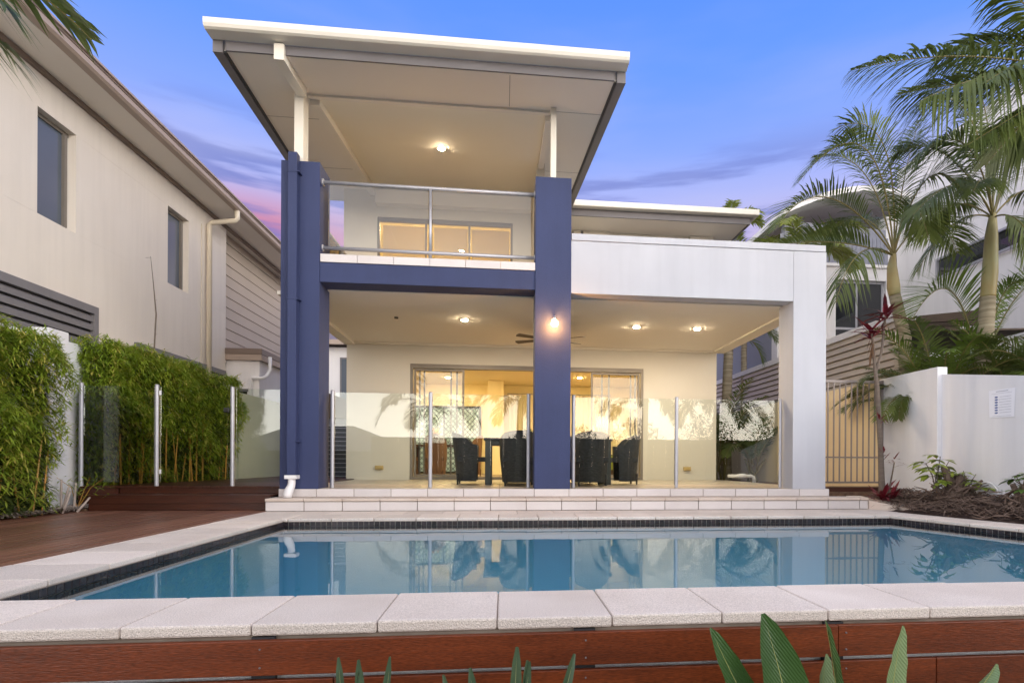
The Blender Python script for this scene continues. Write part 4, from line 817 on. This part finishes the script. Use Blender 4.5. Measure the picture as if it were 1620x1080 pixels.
palm('slender palm in the side garden seen between the house wall and the slatted screen', [(5.05, 12.5, .2), (5.05, 12.5, 2.0), (5.1, 12.5, 3.35)], [.12, .11, .10], (5.1, 12.5, 3.5),
     [F((.7, 0, .6), 1.4, 1.5, leaf=.35, n=34), F((-.8, .1, .6), 1.4, 1.5, leaf=.35, n=34), F((.2, .5, 1), 1.3, 1.2, n=30), F((1, -.3, .1), 1.1, 1.8, leaf=.35, n=30), F((-.8, -.4, .0), 1.1, 1.6, leaf=.35, n=30)], 'palml', 'side garden palms')
clump('dark clumping palm at the foot of the slender palm in the side garden', 4.75, 12.2, .2, 14, 2.0, .8, 'palm', 'side garden palms')
clump('dark clumping palm against the slatted screen beside the house', 5.3, 11.6, .2, 10, 1.4, .8, 'palm', 'side garden palms')
palm('yellow-green distant palm rising above the rear roof', [(8.3, 20.5, -.05), (8.3, 20.5, 9.2)], [.18, .14], (8.3, 20.5, 9.2),
     [F((math.cos(i * .9), math.sin(i * .9), 1.2 + .4 * (i % 2)), 1.6, 1.2, leaf=.5, n=26, w=.06) for i in range(8)], 'palmy', 'distant yellow-green palms')
for x, y, h, l in ((6.55, 15.0, 6.1, 'yellow-green distant palm just right of the rear roof corner'), (7.1, 13.1, 5.7, 'yellow-green distant palm in front of the grey gable')):
    palm(l, [(x, y, -.05), (x, y, h)], [.085, .07], (x, y, h), [F((math.cos(i * .8), math.sin(i * .8), .5 + .5 * (i % 2)), 1.7, 1.2, leaf=.45, n=30, w=.045) for i in range(9)], 'palmy', 'distant yellow-green palms')
# palm hanging in the top-left corner
t = thing('overhanging_palm', 'broad-leaved palm hanging into the top left corner in front of the cream house', 'palm tree', (-3.3, 3.1, -.03))
trunk(t, [(-3.4, 3.1, -.03), (-3.5, 3.1, 1.8), (-3.5, 3.1, 3.22)], [.10, .09, .08])
for f in (F((1, 0, .02), 1.12, .6, leaf=.34, n=24, w=.046, droop=.55, fwd=1.1), F((1, -.1, .35), 1.15, .8, leaf=.34, n=26, w=.046, droop=.6, fwd=1.1), F((.9, .3, -.25), 1.05, .35, leaf=.32, n=22, w=.04, droop=.55, fwd=1.0), F((1, .1, .6), 1.2, 1.0, leaf=.34, n=26, w=.05), F((.9, .05, .15), .95, .4, leaf=.36, n=26, w=.05), F((.6, .6, .5), 1.3, .8, leaf=.34, n=24, w=.04), F((.8, -.5, -.1), .95, .5, leaf=.3, n=20, w=.04, droop=.6), F((-.5, .5, .9), 1.3, 1.0, n=24), F((0, -1, .5), 1.2, 1.0, n=24)):
    frond('frond', ['palm', 'rachis'], t, (-3.5, 3.1, 3.22), **f)
# bamboo hedges
def hedge(label, y0, y1, xb, xf, zt, n, inner, low=.55, canes=()):
    """xf(y), zt(y): front face and top; leaves in drooping sprays"""
    t = thing('bamboo_hedge', label, 'bamboo hedge', ((xb + xf(y0)) / 2, (y0 + y1) / 2, 0), 'clipped bamboo hedges on the left')
    b = MB(); b2 = MB(); b3 = MB()
    for i in range(n):
        y = U(y0, y1); top = zt(y) + U(-.05, .03) + .04 * math.sin(y * 7)
        if U(0, 1) < .14: z = top - abs(random.gauss(0, .05)); x = U(xb, xf(y) - .03)
        elif U(0, 1) < .16: z = .1 + (top - .1) * U(0, 1) ** .7; y = y0 + abs(random.gauss(0, .06)); x = U(xb, xf(y))
        else:
            z = .08 + (top - .08) * U(0, 1) ** .72; lump = .07 * math.sin(y * 5.3 + z * 3) + .05 * math.sin(z * 9 + y * 2)
            thin = .0 if z > low + .25 else .14 * (low + .25 - z); x = xf(y) + lump - abs(random.gauss(0, .09)) - thin * U(0, 1.5)
            if z < low and U(0, 1) < .22: continue
        tgt = b if U(0, 1) < .84 else b3
        a0 = U(-1.2, 1.2)
        for k in range(5):
            a = a0 + U(-1.0, 1.0); d = Vector((math.cos(a) * U(.3, 1), math.sin(a), U(-.75, .55)))
            lf(tgt, (x + U(-.02, .02), y + U(-.03, .03), z + U(-.03, .03)), d, U(.06, .12), U(.010, .016), U(.0, .3), 2)
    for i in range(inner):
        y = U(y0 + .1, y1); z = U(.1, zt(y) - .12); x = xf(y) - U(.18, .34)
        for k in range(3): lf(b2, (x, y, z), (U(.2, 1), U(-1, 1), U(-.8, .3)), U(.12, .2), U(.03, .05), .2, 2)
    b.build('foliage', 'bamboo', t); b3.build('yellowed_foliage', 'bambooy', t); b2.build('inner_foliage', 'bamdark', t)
    for (y, dx, h, r, lean) in canes:
        p = [(xf(y) + dx, y, .0), (xf(y) + dx + lean * .3, y + lean, h * .5), (xf(y) + dx + lean * .5, y + lean * 2.2, h)]
        part('cane', 'cane', t, lambda q: q.tube(p, [r, r, r * .7], 7))
    return t
hedge('tall clipped bamboo hedge at the far left, in front of the grey louvres', 3.6, 6.72, -5.2, lambda y: -4.50 - .06 * (y - 4) - .10 * max(0, y - 6.2), lambda y: 2.00 - .16 * max(0, y - 5.2) ** 1.5 * .6, 8200, 2600, .5,
      [(5.9, -.16, .8, .008, .06), (6.2, -.14, .7, .008, -.05), (6.35, -.12, .8, .009, .04), (6.5, -.12, .7, .008, .03), (5.6, -.14, .7, .008, .04)])
hedge('longer clipped bamboo hedge with orange canes, behind the glass gate fence', 7.62, 10.25, -5.3, lambda y: -4.86 + .16 * (y - 7.6), lambda y: 2.13 - .055 * (y - 7.6) - .05 * max(0, y - 9.4), 8200, 2600, .95,
      [(7.8 + i * .105 + U(-.04, .04), U(-.15, -.03), U(.7, 1.4), U(.008, .014), U(-.09, .09)) for i in range(23)])
struct('mulch_bed', 'soil', lambda b: b.prism([(-5.2, 2.4), (-4.87, 2.4), (-4.87, 6.97), (-4.70, 6.97), (-4.70, 7.32), (-5.2, 7.32)], -.03, .045))
def chips(b, poly, n, z, L0, L1, hz):
    for _ in range(n):
        x, y = poly(); a = U(0, 6.28); l = U(L0, L1); w_ = U(.006, .018); zz = z(x, y) + U(0, hz); dz = U(-.3, .3) * l; u = Vector((math.cos(a), math.sin(a), 0)); v = Vector((-u.y, u.x, 0)) * w_ / 2; c = Vector((x, y, zz))
        p, q = c - u * l / 2, c + u * l / 2 + Vector((0, 0, dz)); b.quad(tuple(p - v), tuple(p + v), tuple(q + v), tuple(q - v))
b = MB(); chips(b, lambda: (U(-5.0, -4.68), U(4.5, 7.3)), 3200, lambda x, y: .046, .03, .08, .03); o = b.build('bark_chips', 'stake', None, kind='stuff', label='pale bark chips on the soil under the bamboo', category='mulch')
t = thing('cut_stakes', 'pale cut canes sticking out of the mulch beside the bamboo', 'canes', (-4.85, 6.6, .03))
for (x, y, dx, dy, h) in ((-4.92, 6.1, -.08, .1, .42), (-4.83, 6.25, -.12, 0, .36), (-4.78, 6.75, .05, .02, .30), (-4.86, 6.85, -.02, .03, .38), (-4.74, 6.7, .08, 0, .26), (-4.80, 6.95, .02, 0, .34), (-4.70, 6.85, .10, .05, .18)):
    part('cane', 'stake', t, lambda b: b.tube([(x, y, .02), (x + dx * .6, y + dy * .5, h * .6), (x + dx, y + dy, h)], [.012, .011, .009], 8))
t = thing('bamboo_shoot', 'small arching bamboo sprig beside the cut canes', 'plant', (-4.80, 7.0, .04))
part('stem', 'cane', t, lambda b: [b.tube([(-4.80, 7.0, .04), (-4.78 + dx * .4, 7.0, .28), (-4.78 + dx, 6.95, .40)], [.005, .004, .002], 6) for dx in (-.2, .15, .3)]); part('leaves', 'bamboo', t, lambda b: [lf(b, (-4.78 + U(-.25, .35), 6.97 + U(-.08, .08), U(.2, .42)), (U(-1, 1), U(-.6, .6), U(-.3, .3)), U(.08, .14), .016, .3, 2) for _ in range(70)])
t = thing('lone_bamboo_shoot', 'single bare bamboo shoot sticking up above the hedge against the cream house', 'plant', (-5.15, 9.0, .6))
part('stem', 'stem', t, lambda b: b.tube([(-5.15, 9.0, .6), (-5.14, 9.0, 2.1), (-5.11, 9.0, 2.75), (-5.15, 9.0, 3.2), (-5.19, 9.0, 3.6)], [.011, .010, .010, .006, .003], 6)); part('leaves', 'brownleaf', t, lambda b: [lf(b, (-5.19, 9.0, 3.58), d, .09, .014, .2, 2) for d in ((-1, 0, .1), (.5, 0, -.2))] + [lf(b, (-5.12, 9.0, z), (U(-1, 1), 0, .3), .03, .01, .1, 2) for z in (2.3, 2.45, 2.6, 2.8, 2.95)])

# right garden bed
def bz(x, y): return .03 + .16 * min(1, max(0, (x - 5.0) / .5))
def bed(b):
    P = [(4.72, 6.98), (4.94, 6.42), (5.20, 5.6), (5.45, 4.6), (5.9, 2.5), (5.66, 2.5)]; gx = 14; gy = 50; V = []
    for j in range(gy + 1):
        y = 2.45 + 5.35 * j / gy; xl = 4.68 + (RF[0] + (y - YF) / (YB - YF) * (RB[0] - RF[0]) + .44 - 4.68) if y < 6.35 else 4.78 - .12 * (y - 6.35)
        for i in range(gx + 1):
            x = xl + (5.70 - xl) * i / gx; V.append((x, y, Z0 - .03 + .19 * (i / gx) ** .8 + U(0, .02)))
    F_ = [(j * (gx + 1) + i, j * (gx + 1) + i + 1, (j + 1) * (gx + 1) + i + 1, (j + 1) * (gx + 1) + i) for j in range(gy) for i in range(gx)]; b.add(V, F_)
struct('garden_bed', 'soil2', bed)
def exl(y): return RF[0] + (y - YF) / (YB - YF) * (RB[0] - RF[0]) + .46
def pick():
    y = U(4.0, 7.5); xl = exl(y) if y < 6.3 else 4.82 - .1 * (y - 6.3); return U(xl, 5.64), y
def hb(x, y):
    xl = exl(y) if y < 6.3 else 4.8; return .03 + .19 * max(0, (x - xl) / max(.05, 5.64 - xl)) ** .8
b = MB()
for _ in range(1500):
    x, y = pick(); a = U(0, 6.28); l = U(.05, .22); z = hb(x, y) + U(0, .04); r = U(.0015, .006)
    b.tube([(x, y, z), (x + math.cos(a) * l * .5, y + math.sin(a) * l * .5, z + U(-.01, .05)), (x + math.cos(a) * l, y + math.sin(a) * l, z + U(-.02, .03))], [r, r, r * .5], 4, False)
o = b.build('fallen_twigs', 'stump', None, kind='stuff', label='dead brown twigs and roots covering the right garden bed', category='twigs')
b = MB(); chips(b, pick, 5200, lambda x, y: hb(x, y) + .006, .02, .07, .035); o = b.build('leaf_litter', 'litter', None, kind='stuff', label='dark brown leaf litter on the right garden bed', category='leaf litter')
def stumpy(label, x, y, z, br, nroot, rl):
    t = thing('tree_stump', label, 'tree stump', (x, y, z), 'dead stumps in the right garden bed')
    b = MB()
    for (dx, dy, h, r0, r1) in br:
        m1 = (x + dx * .5 + U(-.02, .02), y + dy * .5, z + h * .5 + .01); b.tube([(x + dx * .1, y + dy * .1, z - .04), m1, (x + dx, y + dy, z + h)], [r0, (r0 + r1) * .52, r1], 9)
    for _ in range(nroot):
        a = U(0, 6.28); l = U(.25, 1) * rl; r0 = U(.004, .013); px, py, pz = x + U(-.22, .22), y + U(-.15, .15), z + U(-.02, .16); e = U(-.25, .9)
        q = (px + math.cos(a) * l * .5 + U(-.03, .03), py + math.sin(a) * l * .5, max(z - .03, pz + l * .5 * e + U(-.03, .03)))
        b.tube([(px, py, pz), q, (q[0] + math.cos(a + U(-.8, .8)) * l * .4, q[1] + math.sin(a) * l * .4, max(z - .03, q[2] + l * .4 * U(-.6, .8)))], [r0, r0 * .8, r0 * .4], 5)
    b.build('stump', 'stump', t); return t
stumpy('large tangled dead stump under the yellow-green seedling', 5.38, 6.25, .14, [(-.16, .0, .42, .07, .04), (.02, 0, .34, .07, .05), (.14, .05, .30, .06, .035), (.30, -.05, .26, .045, .025), (-.28, .05, .2, .05, .02)], 90, .42)
stumpy('smaller dead stump with two upright stubs below the notice', 5.40, 5.42, .15, [(-.10, 0, .24, .035, .026), (.03, 0, .22, .045, .038), (.09, .02, .27, .035, .03)], 50, .34)
def seedling(name, label, x, y, z, stems, m, n, sz=.15, grp='leafy seedlings in the right garden bed'):
    t = thing(name, label, 'seedling', (x, y, z), grp); b = MB(); c = MB(); c2 = MB()
    for (dx, dy, h) in stems:
        top = (x + dx, y + dy, z + h); b.tube([(x, y, z), (x + dx * .4, y + dy * .4, z + h * .6), top], [.009, .007, .004], 7)
        for k in range(n):
            u = U(.45, 1); p = Vector((x + dx * u, y + dy * u, z + h * u)); a = U(0, 6.28); q = p + Vector((math.cos(a) * U(.04, .09), math.sin(a) * .06, U(.0, .05))); b.tube([tuple(p), tuple(q)], .0022, 4, False)
            for j in range(random.randint(3, 5)):
                aa = a + (j - 2) * .7; lf(c if U(0, 1) < .85 else c2, q, (math.cos(aa), math.sin(aa), U(-.25, .25)), sz * U(.6, 1.15), sz * .42, .3, 3)
    b.build('stem', 'stem', t); c.build('leaves', m, t); c2.build('yellowing_leaves', 'leafg', t)
seedling('leafy_seedling', 'bushiest yellow-green seedling on top of the large stump', 5.16, 6.30, .25, [(-.14, 0, .36), (.05, .0, .44), (-.04, -.02, .24), (.16, 0, .38)], 'leafg', 7)
seedling('leafy_seedling', 'thin yellow-green sprouts on the right side of the large stump', 5.42, 6.15, .22, [(-.04, 0, .30), (.12, 0, .26), (.24, -.05, .14)], 'leafg', 4, .13)
seedling('leafy_seedling', 'dark green seedling beside the smaller stump below the notice', 5.46, 5.40, .14, [(.02, 0, .42), (.10, 0, .34), (-.14, 0, .34), (.06, 0, .2)], 'leafdg', 5, .14)
seedling('leafy_seedling', 'tiny yellow-green sprout at the pool edge of the bed', 5.30, 5.0, .06, [(.0, 0, .05)], 'leafg', 4, .08)
t = thing('garden_hoop', 'white thin hoop leaning on the right wall behind the large stump', 'hoop', (5.6, 6.1, .2)); part('hoop', 'pvc', t, lambda b: b.tube([(5.63, 6.1 + .17 * math.cos(a), .22 + .17 * math.sin(a)) for a in [math.pi * i / 12 for i in range(13)]], .008, 6))
# cordyline
t = thing('red_cordyline', 'slender red-leaved cordyline with two stems in front of the pool gate', 'plant', (5.0, 7.05, .1))
part('stem', 'stem', t, lambda b: (b.tube([(5.0, 7.05, .05), (4.97, 7.05, .8), (4.92, 7.05, 1.6), (4.88, 7.05, 1.9), (4.84, 7.05, 2.32)], [.045, .034, .03, .02, .016], 10), b.tube([(4.90, 7.05, 1.82), (4.98, 7.05, 2.1), (5.03, 7.05, 2.55)], [.02, .016, .014], 8), b.tube([(5.02, 7.0, .1), (5.10, 7.0, .45), (5.13, 7.0, .62)], [.012, .01, .008], 7)))
def ros(b, c, n, L_, w_, e0=-.2, e1=1.6):
    for i in range(n): a = 6.28 * i / n * 2.4 + U(-.3, .3); lf(b, (c[0], c[1], c[2] + U(-.1, .04)), (math.cos(a), math.sin(a), U(e0, e1)), L_ * U(.7, 1.1), w_, U(.1, .55), 3)
for c, n, l in (((4.83, 7.05, 2.34), 26, .36), ((5.03, 7.05, 2.58), 24, .40), ((4.95, 7.03, 1.20), 12, .17), ((5.0, 7.03, .74), 10, .17), ((5.13, 7.0, .64), 10, .22)): part('leaf_rosette', 'red', t, lambda b: ros(b, c, n, l, (.052 if l > .25 else .022)))
part('dry_leaves', 'brownleaf', t, lambda b: [lf(b, (4.83 + U(-.03, .03), 7.03, U(2.1, 2.25)), (U(-1, .4), U(-.5, .5), -.8), U(.14, .26), .012, .3, 3) for _ in range(14)])
t = thing('low_cordyline', 'low clump of dark red leaves at the foot of the tall cordyline', 'plant', (4.95, 6.95, .1)); part('leaf_rosette', 'red', t, lambda b: (ros(b, (4.93, 6.95, .14), 30, .40, .055, .0, 1.4), ros(b, (5.05, 6.95, .14), 16, .34, .05, .2, 2)))

# strelitzia and strap-leaved plants in front of the timber wall
def bigleaf(b, base, tip, w_, cup=.25, lean=(0, 0, 0), tw=0., n=14, pw=.62):
    base = Vector(base); tip = Vector(tip); ax = tip - base; s = Vector((math.cos(tw), math.sin(tw), 0)); s = (s - ax.normalized() * s.dot(ax.normalized())).normalized(); nn = s.cross(ax.normalized())
    def W_(u): return w_ * (math.sin(math.pi * min(1, u)) ** pw) * (1 - .25 * u) if u < 1 else 0
    o = len(b.V); m = 9
    for i in range(n + 1):
        u = i / n; c = base + ax * u + Vector(lean) * (u * u - u); ww = max(.0008, W_(u * .985 + .008)) / 2
        for j in range(m):
            v = (j / (m - 1) - .5) * 2; b.V.append(tuple(c + s * ww * v + nn * (cup * ww * abs(v) ** 1.5 + .0025 * math.sin(i * 2.2 + abs(v) * 5) * abs(v))))
    for i in range(n):
        for j in range(m - 1): a = o + i * m + j; b.F.append((a, a + 1, a + 1 + m, a + m)); b.K.append(0)
    P = [base + ax * (i / n) + Vector(lean) * ((i / n) ** 2 - i / n) - nn * .001 for i in range(n + 1)]; b.tube([tuple(p) for p in P], [.0042 * (1 - .8 * i / n) for i in range(n + 1)], 6, False, 1)
ST = thing('bird_of_paradise_plant', 'big paddle-leaved plant in front of the timber wall, bottom right', 'plant', (1.05, 1.75, -.75))
def veinmat(m):
    t_ = m.node_tree; bs = t_.nodes['Principled BSDF']; co = t_.nodes.new('ShaderNodeTexCoord'); mp_ = t_.nodes.new('ShaderNodeMapping'); mp_.inputs['Rotation'].default_value = (0, R(38), 0); t_.links.new(co.outputs['Object'], mp_.inputs[0])
    wv = t_.nodes.new('ShaderNodeTexWave'); wv.inputs['Scale'].default_value = 34; wv.inputs['Distortion'].default_value = .6; t_.links.new(mp_.outputs[0], wv.inputs[0])
    bp = t_.nodes.new('ShaderNodeBump'); bp.inputs['Strength'].default_value = .35; bp.inputs['Distance'].default_value = .004; t_.links.new(wv.outputs[1], bp.inputs['Height']); t_.links.new(bp.outputs[0], bs.inputs['Normal'])
veinmat(M_['bop']); veinmat(M_['bopp'])
for (bs_, tp_, w_, tw, ln, m) in (((.93, 1.85, -.40), (.695, 1.85, .045), .105, .4, (.03, 0, 0), 'bop'), ((.99, 1.80, -.45), (.865, 1.82, .098), .165, .15, (-.05, 0, 0), 'bop'), ((1.17, 1.85, -.45), (1.105, 1.85, .060), .11, .9, (-.05, 0, 0), 'bop'),
     ((1.30, 1.80, -.36), (1.355, 1.80, .050), .085, .2, (.04, 0, 0), 'bopp'), ((1.13, 1.9, -.42), (1.17, 1.95, -.09), .12, .5, (.05, 0, 0), 'bopp'), ((1.45, 1.85, -.38), (1.80, 1.9, -.13), .12, 1.2, (-.1, 0, .05), 'bopp'), ((.8, 1.9, -.6), (.62, 1.95, -.32), .12, .2, (0, 0, 0), 'bop')):
    lp = part('leaf', [m, 'bope'], ST, lambda b: bigleaf(b, bs_, tp_, w_ * 1.2, .28, ln, tw), smooth=True)
    part('leaf_stalk', 'bope', ST, lambda b: b.tube([(1.05 + (bs_[0] - 1.05) * .2, 1.78, -.75), tuple(Vector(bs_) + Vector((0, 0, -.1))), bs_], [.014, .010, .006], 8))
part('dry_flower_stalk', 'brownleaf', ST, lambda b: [lf(b, (.83 + U(-.02, .02), 1.8, -.26), (U(-.6, .6), U(-.3, .3), 1), U(.06, .13), .008, .1, 2) for _ in range(16)])
def strap(label, x, y, leaves):
    w_k = 1.5; t = thing('strap_leaved_plant', label, 'plant', (x, y, -.75), 'strap-leaved plants in front of the timber wall')
    for (dx, z, lean, w_, tw) in leaves:
        part('leaf', ['sans', 'sansm'], t, lambda b: (bigleaf(b, (x + dx * .4, y, -.62), (x + dx + lean, y - .01, z), w_ * w_k, .5, (-lean, 0, 0), tw, 12, .38)), smooth=True)
strap('small clump of narrow upright leaves at the bottom, left of centre', -.475, 2.0, [(-.055, -.062, -.02, .030, .2), (-.01, -.072, .0, .034, .5), (.075, -.065, .02, .030, -.3), (.03, -.11, -.03, .034, .1), (-.1, -.17, -.03, .03, 0), (.1, -.19, .02, .03, 0)])
strap('larger clump of narrow upright leaves at the bottom centre', .0, 1.98, [(.03, -.038, .02, .040, .1), (.055, -.085, .03, .036, .4), (.095, -.09, .0, .026, .2), (.19, -.068, .06, .034, -.2), (-.10, -.105, -.01, .036, .3), (-.17, -.125, -.03, .03, .2), (-.05, -.2, 0, .03, 0), (.14, -.18, .02, .03, 0)])

# ------------------------------------------------------------------ behind the photographer, seen only as reflections
t = thing('gabled_house_opposite', 'distant house with a hipped roof reflected in the left glass fence panels', 'house', (-9, -16, -3)); part('wall', 'rgrey', t, lambda b: b.box(-14, -5.6, -22, -16, -3, 1.1))
part('roof', 'rooft', t, lambda b: b.add([(-14.5, -15.5, 1.1), (-5.0, -15.5, 1.1), (-5.0, -22.5, 1.1), (-14.5, -22.5, 1.1), (-12, -19, 2.6), (-8.5, -19, 2.6)], [(0, 1, 5, 4), (1, 2, 5), (2, 3, 4, 5), (3, 0, 4), (0, 3, 2, 1)]))
t = thing('dark_paling_fence', 'dark paling fence across the far side of the garden, seen as a reflection', 'fence', (4, -7.6, -.75))
for i in range(40): part('paling', 'timber', t, lambda b: b.box(-5 + i * .5, -5 + i * .5 + .49, -7.62, -7.6, -.75, 1.52 + U(-.01, .01)))
def bush(label, x, y, rx_, rz, n, z=-.75):
    t = thing('garden_shrub', label, 'shrub', (x, y, z), 'shrubs across the garden'); b = MB()
    for _ in range(n):
        a = U(0, 6.28); e = U(-.2, 1.4); r = U(.6, 1); lf(b, (x + math.cos(a) * math.cos(e) * rx_ * r, y + math.sin(a) * math.cos(e) * rx_ * r * .6, z + .3 + max(0, math.sin(e)) * rz * r), (U(-1, 1), U(-1, 1), U(-.2, 1)), U(.12, .26), U(.03, .06), .3, 2)
    b.build('foliage', 'shrub', t); part('stem', 'stem', t, lambda q: q.tube([(x, y, z), (x, y, z + rz * .7)], [.08, .03], 7))
for i, (x, y, rx_, rz) in enumerate(((2.6, -6, 1.5, 2.6), (5.0, -6.5, 1.6, 2.9), (8, -7, 1.8, 3.2), (11, -7, 2, 3.4), (-1.5, -12, 1.6, 2.2), (1, -13, 1.8, 2.6))): bush('dense dark shrub reflected in the glass fence, number from the left by size', x, y, rx_, rz * .95, 5000)
for o in [o for o in S.objects if o.name.startswith('garden_shrub')]: o['label'] = 'dense dark shrub across the garden, seen only as a reflection in the glass'
for (x, y, h, l) in ((-2.6, -5, 2.5, 'palm reflected in the glass left of the sliding doors'), (.5, -5.5, 2.7, 'palm reflected in the open doorway glass'), (4.9, -5.0, 2.9, 'palm reflected in the right-hand glass panels'), (7.2, -4.2, 2.6, 'palm reflected at the far right glass panel')):
    palm(l, [(x, y, -.75), (x + .1, y, h)], [.13, .10], (x + .1, y, h), [F((math.cos(i * .7), math.sin(i * .7), .5 + .5 * (i % 2)), 2.2, 1.6, leaf=.5, n=34, w=.035) for i in range(9)], 'palm', 'palms across the garden')
